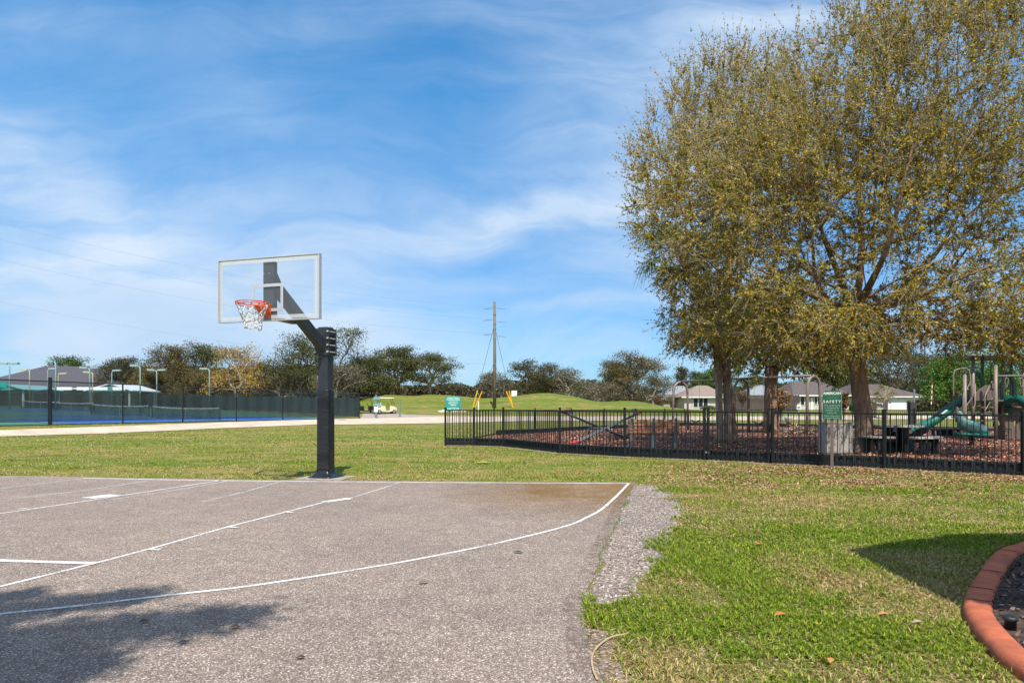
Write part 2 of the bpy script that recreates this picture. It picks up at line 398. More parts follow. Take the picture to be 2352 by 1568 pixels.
def sheet(name,poly,m,zoff,step=1.0,amp=0.0,kind='structure',parent=None,label=None,cell=None):
    P=rough(poly,step,amp);A=np.array(P);cell=cell or step*2
    x0,y0=A.min(0);x1,y1=A.max(0)
    gx,gy=np.meshgrid(np.arange(x0,x1,cell),np.arange(y0,y1,cell));gx=gx.ravel()+.013;gy=gy.ravel()+.017
    k=inpoly(gx,gy,P);gx=gx[k];gy=gy[k]
    vs=[Vector(p) for p in P]+[Vector((a,b)) for a,b in zip(gx,gy)]
    n=len(P)
    r=delaunay_2d_cdt(vs,[],[list(range(n))],1,1e-5)
    vv=np.array([(p[0],p[1]) for p in r[0]]);z=gz(vv[:,0],vv[:,1])+zoff
    me=bpy.data.meshes.new(name);me.from_pydata([(a,b,c) for (a,b),c in zip(vv,z)],[],[f for f in r[2]])
    me.polygons.foreach_set('use_smooth',[True]*len(me.polygons))
    o=link(name,me,m,parent)
    # faces must look up
    if len(me.polygons) and me.polygons[0].normal.z<0: me.flip_normals()
    if kind: o['kind']=kind
    if label: o['label']=label
    return o
xs=np.unique(np.concatenate([np.arange(-80,80,1.0),np.arange(-300,-80,6),np.arange(80,301,6),[-2600,-1500,-800,-450,450,800,1500,2600]]))
ys=np.unique(np.concatenate([np.arange(-30,135,1.0),np.arange(135,260,5),np.arange(260,420,20),[-600,-100,600,1000,1800,3000]]))
GXX,GYY=np.meshgrid(xs,ys);GZZ=gz(GXX,GYY)
nx_,ny_=len(xs),len(ys);i_=np.arange((ny_-1)*nx_).reshape(ny_-1,nx_)[:,:-1].ravel()
ground=big('lawn_ground',np.stack([GXX,GYY,GZZ],-1).reshape(-1,3),np.stack([i_,i_+1,i_+1+nx_,i_+nx_],1),M['lawn'],smooth=True)
ground['kind']='structure'; ground['label']='mown green and straw coloured grass ground'

def V2(*pts): return [tuple(at(a,b)[:2]) for a,b in pts]
court_edge=V2((1461,1112),(1436,1149),(1411,1208),(1378,1279),(1357,1333),(1336,1387),(1340,1425),(1351,1483),(1365,1533),(1378,1568))
backedge=V2((0,1092.5),(190,1095.5),(508,1101),(919,1105),(1200,1106.5),(1455,1107.5))
ext=(backedge[0][0]*2-backedge[2][0],backedge[0][1]*2-backedge[2][1])
court_poly=[(-26,-6),(.6,-6),(.5,1.0)]+court_edge[::-1]+backedge[::-1]+[ext,(-26,ext[1]+.8)]
court=sheet('court',court_poly,M['asphalt'],.008,.18,.05,cell=2.0)
court['label']='grey pink exposed aggregate asphalt basketball court'
gravel_poly=court_edge[:6]+V2((1400,1392),(1452,1372),(1478,1340),(1496,1308),(1528,1285),(1532,1240),(1562,1205),(1572,1172),(1545,1132),(1500,1116))
g1=sheet('gravel',rough(gravel_poly,.25),M['gravel'],.004,.10,.22,cell=1.0); g1['label']='loose grey gravel shoulder beside the court edge'
g2=sheet('gravel',V2((1345,1440),(1395,1450),(1420,1475),(1400,1515),(1440,1540),(1440,1568),(1380,1568),(1366,1533),(1351,1483)),M['gravel'],.004,.1,.06,cell=1.0); g2['label']='small gravel patch beside the near court edge'
def strip(name,pts,w,m,zoff=.012,parent=None,label=None,kind=None):
    pts=[np.array(p[:2]) for p in pts];mb=MB();vs=[];n=len(pts);w=w if isinstance(w,(list,tuple)) else [w]*n
    for i,p in enumerate(pts):
        t=pts[min(i+1,n-1)]-pts[max(i-1,0)];t=t/np.linalg.norm(t);nn=np.array((-t[1],t[0]))*w[i]/2
        for q in(p+nn,p-nn): vs.append((q[0],q[1],gh(q[0],q[1])+zoff))
    mb.add(vs,[(2*i,2*i+1,2*i+3,2*i+2)[::1] for i in range(n-1)])
    o=mb.build(name,m,parent)
    if o.data.polygons[0].normal.z<0: o.data.flip_normals()
    if label:o['label']=label
    if kind:o['kind']=kind
    return o
def dens(pts,k=6):
    """smooth catmull-rom through the points"""
    P=[np.array(p[:2],float) for p in pts];P=[2*P[0]-P[1]]+P+[2*P[-1]-P[-2]];out=[]
    for i in range(1,len(P)-2):
        for j in range(k):
            t=j/k;a,b,c,d=P[i-1:i+3]
            out.append(.5*((2*b)+(c-a)*t+(2*a-5*b+4*c-d)*t*t+(3*b-a-3*c+d)*t**3))
    out.append(P[-2]);return out
L=lambda pts,w,m='line',lab=None:strip('painted_line',dens(V2(*pts)),w,M[m],.012,court,lab)
arc=V2((0,1413),(190,1393),(372,1371),(575,1348),(796,1314),(965,1285),(1149,1247.5),(1299,1210),(1349,1189),(1382,1170.5),(1411,1145),(1426,1130),(1444.6,1110.5))
arc=[tuple(np.array(arc[0])*2-np.array(arc[1]))]+arc
strip('painted_line',dens(arc),.043,M['line'],.012,court,'curved three point line')
L([(190,1098.8),(508,1104.5),(919,1108.3),(1200,1109.8),(1446,1110.6)],.075,'line','baseline along the lawn')
ln=V2((0,1349.5),(220,1295),(338.5,1264),(525,1211),(750,1153));ln=[tuple(np.array(ln[0])*2-np.array(ln[1]))]+ln
strip('painted_line',ln,.042,M['line'],.012,court,'right lane line')
strip('painted_line',V2((0,1180.6),(170,1156),(340,1130),(508,1104)),.045,M['line'],.012,court,'left lane line')
strip('painted_line',V2((-60,1288),(0,1290.5),(222,1297)),.085,M['line'],.016,court,'free throw line')
strip('painted_line',V2((745,1154.5),(802,1146.5)),.16,M['line'],.016,court,'wide lane block')
strip('painted_line',V2((200,1146),(266,1138)),.30,M['line'],.016,court,'wide lane block')
for a,b in (((338.5,1265),(367,1266)),((522,1213),(544,1214)),((650,1178),(673,1179)),((42,1171),(61,1170))): strip('lane_mark',V2(a,b),.045,M['line'],.018,court)
L([(795,1148),(860,1128),(919,1108.5)],.05,'faint');L([(254,1148.6),(400,1127),(520,1106)],.05,'faint');L([(464,1153),(560,1131),(643,1107)],.05,'faint');L([(30,1146.5),(200,1126),(359,1102)],.06,'faint');L([(0,1123),(95,1111),(190,1099)],.06,'faint')

strip('edge_stain',dens([tuple(np.array(p)+np.array((-.04,0))) for p in court_edge],6),[.16]*(len(dens(court_edge,6))),M['stain'],.010,court,'dark damp band along the court edge')
# path past the court, gravel lot and the path behind the playground
lower=V2((-120,1013),(0,1003),(240,996),(480,985),(725,975),(1020,972),(1200,967),(1500,966.5),(1750,965),(2050,963),(2352,961),(2600,961))
upper=V2((2600,953),(2352,953.5),(2050,954.5),(1750,956),(1500,956),(1200,956),(1040,956.5),(870,960),(725,963.5),(480,971.5),(240,980),(0,988.5),(-120,995))
path=sheet('path',lower+upper,M['path'],.03,1.5,.15,cell=3); path['label']='pale cream path beyond the lawn'
lot=sheet('gravel_lot',V2((826,962),(832,949.3),(870,949.2),(905,949.5),(935,952),(1040,954.6),(1100,954.8),(1040,958),(870,961)),M['pinkgravel'],.02,1.5,.2,cell=3); lot['label']='pinkish gravel lot under the golf carts'

# playground ground
FF_V=[(1023,1023),(1089,1023.5),(1156,1026),(1286,1041),(1435,1049.5),(1618,1057),(1774,1065),(2031,1076.5),(2350,1094)]
FF=[at(a,b) for a,b in FF_V]
BF_V=[(1135,1000),(1229,996),(1312,990),(1388,986),(1460,983),(1527,980),(1573,978),(1680,979.5),(1788,981),(1895,983.5),(2000,986),(2100,988.5),(2200,991),(2352,993)]
BF=[at(a,b) for a,b in BF_V]
FFe=FF+[FF[-1]+(FF[-1]-FF[-2])]
BFe=BF+[BF[-1]+(BF[-1]-BF[-2])]
def offs(pts,d):
    out=[]
    for i,p in enumerate(pts):
        t=(pts[min(i+1,len(pts)-1)]-pts[max(i-1,0)]);t.z=0;t.normalize();out.append(p+Vector((-t.y,t.x,0))*d)
    return out
inner_front=offs(FFe,.2);inner_back=offs(BFe,-.2)
mulch_poly=[tuple(p[:2]) for p in inner_front]+[tuple(p[:2]) for p in inner_back[::-1]]
mulch=sheet('mulch_bed',mulch_poly,M['mulch'],.04,1.0,0,cell=1.6); mulch['label']='red brown rubber mulch playground surface'
edge=sheet('sandy_edge',[tuple(p[:2]) for p in offs(FFe,.22)]+[tuple(p[:2]) for p in offs(FFe,-.22)[::-1]],M['sand'],.012,.3,.12,cell=1.2); edge['label']='bare sandy strip under the playground fence'

# ------------------------------------------------------------------ terracotta edging and planting bed
cz=.07
ctr=[(8,7.1),(6.5,6.95),(5.3,6.62)]
for a,b in((2352,1250),(2307,1268),(2265,1327),(2249,1363),(2248,1395),(2273,1434),(2311,1474),(2352,1508)):
    D=(CAMZ-cz)*FPX/(b-HY);ctr.append(((a-HX)/FPX*D,D))
ctr+=[(2.52,2.95),(2.75,2.45),(3.3,2.1),(4.2,1.95),(7,1.9)]
cen=dens(ctr,8)
kerb=MB();rings=[];n=len(cen)
prof=[(-.078,-.05),(-.078,.035),(-.066,.062),(-.04,.076),(.04,.076),(.066,.062),(.078,.035),(.078,-.05)]
for i,p in enumerate(cen):
    t=cen[min(i+1,n-1)]-cen[max(i-1,0)];t=t/np.linalg.norm(t);nn=np.array((-t[1],t[0]))
    j=.004*noise.noise(Vector((p[0]*3,p[1]*3,0)))
    rings.append([(p[0]+nn[0]*a,p[1]+nn[1]*a,b+j) for a,b in prof])
kerb.loft(rings)
ko=kerb.build('bed_edging',M['terra'],None,True)
tagit(ko,'curved terracotta coloured concrete edging round the planting bed','edging')
bed_poly=[tuple(p) for p in cen]
bed=sheet('planting_bed',bed_poly,M['soil'],.03,.3,0,cell=.8); bed['label']='dark bark mulch planting bed inside the terracotta edging'
for i,k in enumerate((14,22,31,38,45,52)):   # saw cuts in the edging
    p=cen[k];t=cen[k+1]-cen[k-1];t=t/np.linalg.norm(t);mb=MB();mb.box((p[0],p[1],.0762),(.145,.006,.004),rz=math.atan2(t[1],t[0])+math.pi/2)
    mb.build('joint',M['soil'],ko)
lt=(PT(2321,1400,3.95));t=thing('garden_light','small black round garden light in the dark bark mulch','light',(lt.x,3.95,.03))
MB().tube([(0,0,0),(0,0,.05),(0,0,.055),(0,0,.075)],[.030,.030,.040,.036],16).build('housing',M['blackplastic'],t,True); MB().tube([(0,0,.075),(0,0,.083)],[.028,.02],16).build('cap',M['darkglass'],t)

# ------------------------------------------------------------------ basketball hoop
TH=R(17);nv=Vector((-math.sin(TH),-math.cos(TH),0));rv=Vector((math.cos(TH),-math.sin(TH),0))
bc=Vector((-4.05,11.3,0));post=Vector((-3.525,12.92,0))
hoop=thing('basketball_hoop','black square post basketball hoop with clear backboard and orange rim','basketball hoop',post)
# local frame: +x = board's right, +y = away from court, origin at the post
hoop.rotation_euler=(0,0,-TH)
off=Matrix.Rotation(TH,4,'Z')@(bc-post); by=off.y; bx=off.x      # board plane position in the local frame
pad=MB()
hh=.124;rr=[]
for z,s,rad in ((.12,1.0,.03),(.2,1.02,.03),(.3,1.0,.03),(.5,1.01,.03),(.9,1.0,.03),(1.3,1.0,.03),(1.62,1.0,.035),(1.665,.97,.04),(1.68,.90,.03)):
    ring=[]
    for cx,cy,a0 in((1,1,0),(-1,1,90),(-1,-1,180),(1,-1,270)):
        for k in range(4):
            a=R(a0+k*30);wob=.004*noise.noise(Vector((cx,cy,z*6)))
            ring.append(((cx*(hh-rad)+rad*math.cos(a))*s*(1+wob),(cy*(hh-rad)+rad*math.sin(a))*s,z))
    rr.append(ring)
pad.loft(rr)
MB().box((0,0,1.43),(.206,.206,2.84)).build('post',M['slate'],hoop,bevel=.012)
po=pad.build('pad',M['vinyl'],hoop,True)
sk=MB();rr=[]
for z,s in((.17,.130),(.12,.138),(.08,.175),(.045,.235),(.03,.27)):
    ring=[]
    for k in range(40):
        a=2*math.pi*k/40;q=max(abs(math.cos(a)),abs(math.sin(a)));f=s*(1/q)**.75*(1+(.05 if z<.09 else 0.01)*math.sin(k*2.7+z*9))
        ring.append((f*math.cos(a),f*math.sin(a),z))
    rr.append(ring)
sk.loft(rr).build('base_skirt',M['vinyl'],hoop,True)
for z,w in((.155,.262),(.30,.256),(.44,.254)): # tape bands that pucker the pad
    MB().loft([[(x*w/2,y*w/2,z+dz+.012*math.sin(x*3+y)) for x,y in((1,1),(-1,1),(-1,-1),(1,-1))] for dz in(-.006,.006)]).build('pad_strap',M['vinyl'],hoop)
arm=MB();A0=Vector((0.0,-.06,2.44));A1=Vector((bx*.93,by+.12,3.42));arm.beam(A0,A1,.13,.195)
arm.build('arm',M['slate'],hoop,bevel=.008)
MB().beam((bx,by+.12,2.83),(bx*.62,by*.56,2.82),.12,.045).build('brace',M['slate'],hoop);MB().beam((bx,by+.12,3.60),(bx*.88,by*.84,3.40),.13,.07).build('brace',M['slate'],hoop)
pl=MB();pl.box((bx-.005,by+.085,3.27),(.195,.11,.97));pl.build('mounting_plate',M['slate'],hoop,bevel=.004)
cl=MB();cl.box((0,-.122,2.57),(.30,.03,.50));cl.box((0,.122,2.57),(.30,.03,.50));cl.build('clamp',M['slate'],hoop,bevel=.004)
for s in(-1,1):
    for k in range(4):
        z=2.38+k*.127;b=MB();b.tube([(s*.131,-.155,z),(s*.131,.155,z)],.012,8);b.tube([(s*.131,-.16,z),(s*.131,-.137,z)],.019,6);b.tube([(s*.131,.137,z),(s*.131,.158,z)],.019,6);b.build('bolt',M['bolt'],hoop)
for s in(-1,1): MB().ball((bx-.03+s*.05,by+.024,3.55),.012,8,5).build('bolt',M['steel'],hoop)
# backboard
W,H,z0=1.97,1.06,2.765
bbd=bpy.data.objects.new('backboard',None);COL.objects.link(bbd);bbd.parent=hoop;bbd.location=(bx,by,z0)
pane_m,pnt,pb,_=base('clear_acrylic',.12);pb.inputs['Specular IOR Level'].default_value=.5;pb.inputs['Base Color'].default_value=(.45,.50,.54,1)
tr=pnt.nodes.new('ShaderNodeBsdfTransparent');tr.inputs[0].default_value=(.97,.985,.99,1);mx=pnt.nodes.new('ShaderNodeMixShader');mx.inputs[0].default_value=.08
pnt.links.new(tr.outputs[0],mx.inputs[1]);pnt.links.new(pb.outputs[0],mx.inputs[2]);pnt.links.new(mx.outputs[0],pnt.nodes['Material Output'].inputs[0])
MB().box((0,.012,H/2),(W-.03,.012,H-.03)).build('pane',pane_m,bbd)
fr=MB()
for z in(.009,H-.009): fr.box((0,.03,z),(W,.075,.018))
for x in(-W/2+.009,W/2-.009): fr.box((x,.03,H/2),(.018,.0745,H-.036))
fr.build('frame',M['alu'],bbd,bevel=.003)
bm_=see_mat('milky_border_paint',(.60,.63,.62),.48)
bo=MB();i0=.05
def rect(mb,x0,x1,za,zb,t,y):
    mb.box(((x0+x1)/2,y,za+t/2),(x1-x0,.002,t));mb.box(((x0+x1)/2,y,zb-t/2),(x1-x0,.002,t))
    mb.box((x0+t/2,y,(za+zb)/2),(t,.002,zb-za-2*t));mb.box((x1-t/2,y,(za+zb)/2),(t,.002,zb-za-2*t))
rect(bo,-W/2+.03,W/2-.03,.03,H-.03,.062,.003);bo.build('border',bm_,bbd)
sq=MB();rect(sq,-.305,.305,.155,.612,.05,.0);sq.build('target_square',M['alu'],bbd)
for s in(-1,1):
    for z in(.05,.15,.9,1.0): MB().ball((s*(W/2+.001),.045,z),.008,6,4).build('screw',M['steel'],bbd)
# rim
rm=bpy.data.objects.new('rim',None);COL.objects.link(rm);rm.parent=hoop;rm.location=(bx,by,3.01)
cy=-.385;RR=.247
ring=lambda r,z,n=40:[(r*math.cos(2*math.pi*k/n),cy+r*math.sin(2*math.pi*k/n),z) for k in range(n)]
o=MB().tube(ring(RR,0),.0105,8,closed=True);o.tube(ring(RR,-.030),.009,8,closed=True);o.build('ring',M['orange'],rm,True)
o=MB();o.box((0,-.05,-.08),(.15,.10,.20));o.prism([(-.11,-.098,-.005),(.11,-.098,-.005),(.15,-.17,-.005),(-.15,-.17,-.005)],(0,0,-1),.03)
o.prism([(.055,-.1,-.17),(.055,-.1,-.02),(.055,-.3,-.035)],(-1,0,0),.11);o.build('bracket',M['orange'],rm,bevel=.004)
netm=MB();N=12;lv=[(-.01,.247),(-.14,.205),(-.21,.17),(-.27,.145),(-.33,.13),(-.375,.135),(-.41,.128)]
def npt(k,i):
    z,r=lv[i];a=2*math.pi*(k+(.5 if i%2 else 0))/N+.2*math.sin(i)
    dx=.02*math.sin(i*1.7+k);return (r*math.cos(a)+.03*max(0,-z-.1)*2+dx*.3,cy+r*math.sin(a),z+(.02*math.sin(k*2.1+i) if i>2 else 0)-(.05 if i==6 and k in(0,1) else 0))
for k in range(N):
    netm.tube([npt(k,0),npt(k,1)],.011,5)
    for i in range(1,len(lv)-1):
        netm.tube([npt(k,i),npt(k,i+1)],.0075,5);j=(k+1)%N if i%2 else (k-1)%N
        netm.tube([npt(k,i),npt(j,i+1)],.0075,5)
netm.build('net',M['net'],rm,True)
fo=MB();fo.box((0,0,.008),(.92,.74,.030));f_=fo.build('concrete_footing',M['conc'],None,bevel=.006);f_.location=post+Vector((.02,-.02,.0));f_.rotation_euler=(0,0,-TH+.1);tagit(f_,'thin square concrete footing under the basketball post','footing')

# ------------------------------------------------------------------ playground fences
def panel_mb(a,b,h=1.17,gap=.055,sp=.108,braces=False):
    mb=MB();a=Vector(a);b=Vector(b);d=b-a;Lh=d.xy.length
    if Lh>8: sp=.30
    za,zb=Vector((0,0,1)),Vector((0,0,1))
    mb.beam(a+Vector((0,0,h)),b+Vector((0,0,h)),.030,.038);mb.beam(a+Vector((0,0,gap+.02)),b+Vector((0,0,gap+.02)),.030,.038)
    n=max(2,int(Lh/sp))
    for i in range(1,n):
        p=a+d*(i/n);mb.beam(p+Vector((0,0,gap+.03)),p+Vector((0,0,h-.012)),.017,.017,up=(d.x,d.y,0))
    if braces:
        mb.beam(a+Vector((0,0,h-.03)),a+d*.09+Vector((0,0,h+.0)),.02,.02);mb.beam(a+Vector((0,0,h-.13)),a+d*.1+Vector((0,0,h-.02)),.012,.02)
    return mb
def fpost(p,parent,h=1.25,w=.062,sink=.1,rz=0):
    mb=MB();mb.box((p.x,p.y,p.z+h/2-sink/2),(w,w,h+sink),rz=rz);mb.box((p.x,p.y,p.z+h+.008),(w+.014,w+.014,.018),rz=rz);mb.ball((p.x,p.y,p.z+h+.012),(w*.35,w*.35,.014),8,4)
    return mb.build('post',M['fence'],parent)
def pfence(pts,label,first=True,last=True,group='black metal playground fences'):
    t=thing('metal_fence',label,'fence',(0,0,0),0,group)
    for i,p in enumerate(pts):
        if (i==0 and not first) or (i==len(pts)-1 and not last): continue
        fpost(p,t)
    for a,b in zip(pts[:-1],pts[1:]): panel_mb(a,b).build('railing_panel',M['fence'],t)
    return t
pfence(FF[:6],'black vertical bar playground fence left of the gate')
gate=thing('fence_gate','black bar gate in the playground fence behind the palm trunks side','gate')
gate['label']='black bar gate with hinge brackets in front of the double trunk'
d=(FF[6]-FF[5]).normalized()
ga=FF[5]+d*.09;gb=FF[6]-d*.09
panel_mb(ga,gb,h=1.17,gap=.07,braces=True).build('railing_panel',M['fence'],gate)
for p in(ga,gb): fpost(p,gate,1.24,.055,-.05)
for z in(1.05,.2): MB().box((FF[5].x+.04,FF[5].y-.04,FF[5].z+z),(.13,.02,.045),rz=math.atan2(d.y,d.x)).build('hinge',M['steel'],gate)
lb=MB();lb.box((gb.x,gb.y-.045,gb.z+.85),(.06,.03,.12),rz=math.atan2(d.y,d.x));lb.build('latch',M['fence'],gate)
pfence(FF[6:]+[FFe[-1]],'black vertical bar playground fence right of the gate, behind the green safety sign')
pfence([FF[0]]+BFe,'black bar fence along the far side of the playground',first=False)
# recycled plastic border inside the fence
def border(pts,label):
    t=thing('playground_border',label,'border')
    for a,b in zip(pts[:-1],pts[1:]):
        a=Vector(a);b=Vector(b);Lh=(b-a).xy.length;n=max(1,round(Lh/1.25));d=(b-a)/n
        for i in range(n):
            p=a+d*i;q=a+d*(i+1)-d.normalized()*.02;mb=MB();up=Vector((0,0,1))
            mb.beam(p+up*.235,q+up*.235,.13,.04);mb.beam(p+up*.06,q+up*.06,.13,.10)
            mb.beam(p+up*.15,q+up*.15,.06,.13)
            for k in(0,.14,.3,.46,.62,.78,.93):
                c=p+(q-p)*k+(q-p)*.035;w=.16 if k in(0,.93) else .06
                mb.box((c.x,c.y,c.z+.15),(w,.128,.14),rz=math.atan2(d.y,d.x))
            mb.build('border_timber',M['blackplastic'],t)
    return t
border(offs(FFe,.15),'black plastic border timbers just inside the near playground fence')
border(offs(BFe,-.2),'low black plastic border along the far playground fence')
# ------------------------------------------------------------------ trees
def ellip(n,c,r,g,shell=.45,zmin=None):
    p=unit(g.normal(size=(n*2,3)))*(g.random((n*2,1))**shell)*np.array(r)+np.array(c)
    if zmin is not None: p=p[p[:,2]>zmin]
    return p[:n]
def grow(skel,att,step,g,wob=.07,up=.06):
    """skel: list of polylines (first point of a later one lies on an earlier one); att: crown points. returns nodes, parents"""
    P=[];par=[]
    def addp(p,q): P.append(np.array(p,float));par.append(q);return len(P)-1
    for pl in skel:
        pl=[np.array(p,float) for p in pl]
        if not P: last=addp(pl[0],-1)
        else: last=int(np.argmin(np.linalg.norm(np.array(P)-pl[0],axis=1)))
        for p in pl[1:]:
            a=P[last];k=max(1,int(np.linalg.norm(p-a)/step))
            for j in range(1,k+1): last=addp(a+(p-a)*j/k+g.normal(size=3)*step*.05,last)
    root=P[0];nsk=len(P)
    A=np.zeros((200000,3));A[:nsk]=np.array(P);n=nsk
    z0=max(p[2] for p in skel[0])
    valid0=next((i for i in range(nsk) if P[i][2]>z0-.6),0)
    fork=np.array(skel[0][-1])
    for t in att[np.argsort(np.linalg.norm(att-fork,axis=1))]:
        d=np.linalg.norm(A[valid0:n]-t,axis=1);b=valid0+int(np.argmin(d+np.maximum(0,A[valid0:n,2]-t[2])*.5+.22*np.linalg.norm(A[valid0:n]-fork,axis=1)));a=A[b].copy()
        k=max(1,int(np.linalg.norm(t-a)/step));dv=(t-a);off=g.normal(size=3)*wob*np.linalg.norm(dv);last=b
        for j in range(1,k+1):
            f=j/k;q=a+dv*f+off*math.sin(math.pi*f)+np.array((0,0,-up*np.linalg.norm(dv)*math.sin(math.pi*f)))
            A[n]=q;par.append(last);last=n;n+=1
    P_=A[:n].copy();par=np.array(par);cnt=np.ones(n)
    for i in range(n-1,0,-1): cnt[par[i]]+=cnt[i]
    main=np.full(n,-1);bc_=np.zeros(n)
    for i in range(1,n):
        if cnt[i]>bc_[par[i]]: bc_[par[i]]=cnt[i];main[par[i]]=i
    sel=np.arange(n);sel=sel[(sel>=nsk)&(main[sel]>=0)]
    for _ in range(4): P_[sel]=.4*P_[sel]+.3*(P_[par[sel]]+P_[main[sel]])
    return P_,par
def radii(par,tip,power=.5,cap=9.9):
    n=len(par);c=np.zeros(n);has=np.zeros(n,bool)
    has[par[par>=0]]=True;c[~has]=1
    for i in range(n-1,0,-1): c[par[i]]+=c[i]
    return np.minimum(tip*c**power,cap),~has
def smooth_trunk(pts,rs,m,parent,n=14,lump=.06,seed=0,name='trunk',flare=0.0):
    pts=dens3(pts,5);k=len(pts);rs=np.interp(np.linspace(0,1,k),np.linspace(0,1,len(rs)),rs)
    mb=MB();rings=[];tot=0
    for i,p in enumerate(pts):
        t=Vector(pts[min(i+1,k-1)])-Vector(pts[max(i-1,0)]);t.normalize();u=t.cross(Vector((0,1,0))).normalized();w=t.cross(u)
        ring=[]
        for j in range(n):
            a=2*math.pi*j/n;q=1+lump*noise.noise(Vector((math.cos(a)*1.6+seed,math.sin(a)*1.6,p[2]*.9)))*2
            if flare: q+=flare*max(0,1-i/(k*.16))**2*(.6+.4*math.cos(3*a+seed))
            ring.append(Vector(p)+(u*math.cos(a)+w*math.sin(a))*rs[i]*q)
        rings.append(ring)
    mb.loft(rings);return mb.build(name,m,parent,True)
def dens3(pts,k):
    P=[np.array(p,float) for p in pts];P=[2*P[0]-P[1]]+P+[2*P[-1]-P[-2]];out=[]
    for i in range(1,len(P)-2):
        for j in range(k):
            t=j/k;a,b,c,d=P[i-1:i+3];out.append(.5*((2*b)+(c-a)*t+(2*a-5*b+4*c-d)*t*t+(3*b-a-3*c+d)*t**3))
    out.append(P[-2]);return out
def palette(n,cols,wts,g,v=.25):
    c=np.array(cols)[g.choice(len(cols),n,p=np.array(wts)/sum(wts))];return c*(1+g.normal(size=(n,1))*v*.6).clip(.4,1.7)
def rep(c,k): return np.repeat(c,k,axis=0)

def elm(label,base_,trunk,trunk_r,limbs,blobs,seed,tips=1500,leaves_per=20,lsize=(.064,.040),cols=None,wts=None,upsh=.5,group=None,flare=.5,twig_len=(.35,.85),bottom=None,tw=8,shoots=.0):
    g=np.random.default_rng(seed);t=thing('elm_tree',label,'tree',base_,0,group);b=np.array(base_)
    att=np.concatenate([ellip(int(tips*w),np.array(c)-b,r,g,.5) for c,r,w in blobs])
    if bottom is not None: att=att[att[:,2]>bottom]
    tr=[np.array(p)-b for p in trunk];lm=[[np.array(p)-b for p in l] for l in limbs]
    P,par=grow([tr]+lm,att,.28,g)
    r,tip=radii(par,.0055,.5,trunk_r*.55)
    smooth_trunk([p for p in tr],[trunk_r*1.12,trunk_r,trunk_r*.92,trunk_r*.95],M['bark'],t,18,.10,seed,flare=flare)
    for l in lm:   # main limbs as smooth tapered meshes
        L_=[l[0]]+l[1:];q0=trunk_r*.52
        smooth_trunk(L_,[q0,q0*.66,q0*.40,q0*.10],M['bark'],t,10,.10,seed+3,name='limb')
    i=np.arange(len(P));sel=(par>=0);nt_=sum(1 for _ in range(1))
    ii=i[sel];V,F=prisms(P[par[ii]],P[ii],np.minimum(r[par[ii]],r[ii]*1.6),r[ii],6)
    big('branches',V,F,M['bark'],t,smooth=True)
    # twigs fan out from the ends
    T=i[(tip|((r<.0125)&(g.random(len(r))<.22)))&(i>3)];n=len(T);k=tw
    cent=np.mean(att,axis=0);outw=unit(P[T]-cent)
    A=rep(P[T],k);O=rep(outw,k)
    hi=np.clip((A[:,2:3]-cent[2])/4.0,-.5,1)
    d=unit(O*.75+g.normal(size=(n*k,3))*.75+np.array((0,0,1))*(upsh*(.4+.9*hi)))
    ln=g.uniform(*twig_len,(n*k,1))*(1+.5*np.clip(hi,0,1));B=A+d*ln
    mid=(A+B)/2+g.normal(size=A.shape)*ln*.06
    if shoots:   # long upright whips above the crown
        top_=T[(P[T][:,2]>cent[2]+.5)];top_=top_[g.random(len(top_))<shoots];q=len(top_)*3;A2=rep(P[top_],3);d2=unit(rep(unit(P[top_]-cent),3)*.35+g.normal(size=(q,3))*.28+np.array((0,0,1.)));ln2=g.uniform(.7,1.7,(q,1));B2=A2+d2*ln2
        A=np.concatenate([A,A2]);B=np.concatenate([B,B2]);mid=np.concatenate([mid,(A2+B2)/2+g.normal(size=A2.shape)*.06]);ln=np.concatenate([ln,ln2])
    n_all=len(A)
    V1,F1=prisms(A,mid,np.full(n_all,.006),np.full(n_all,.0045),3);V2_,F2=prisms(mid,B,np.full(n_all,.0045),np.full(n_all,.0025),3)
    big('twigs',np.concatenate([V1,V2_]),np.concatenate([F1,F2+len(V1)]),M['twig'],t)
    m=leaves_per;f=g.random((n_all,m,1))
    C=np.where(f<.5,A[:,None]+(mid-A)[:,None]*f*2,mid[:,None]+(B-mid)[:,None]*(f*2-1))+g.normal(size=(n_all,m,3))*.020
    keep=g.random((n_all,m))<(.85-.35*f[:,:,0])
    C=C[keep];nn=len(C)
    V,F=cards(C,g.uniform(.6,1.2,nn)*lsize[0],g.uniform(.6,1.2,nn)*lsize[1],None,g)
    hh=rep(palette(n_all,[(1,1,1),(.86,.9,.9),(1.1,1.05,.95)],[3,2,2],g,.2),m).reshape(n_all,m,3)[keep]
    c=palette(nn,cols,wts,g,.25)*hh
    big('foliage',V,F,M['leaf'],t,col=rep(c,4))
    return t
OL=[(.45,.335,.034),(.54,.36,.042),(.33,.32,.040),(.11,.17,.032),(.60,.40,.09),(.18,.115,.035)]
OW=[5,4,4,4,2,3]
B0=Vector(at(1986,1042));B0.z=.1
def EB(px,py,D): return tuple(PT(px,py,D))
fk=EB(1960,716,B0.y)
trunkB=[(B0.x,B0.y,-.15+B0.z),EB(1984,960,B0.y),EB(1972,860,B0.y),EB(1962,780,B0.y),fk]
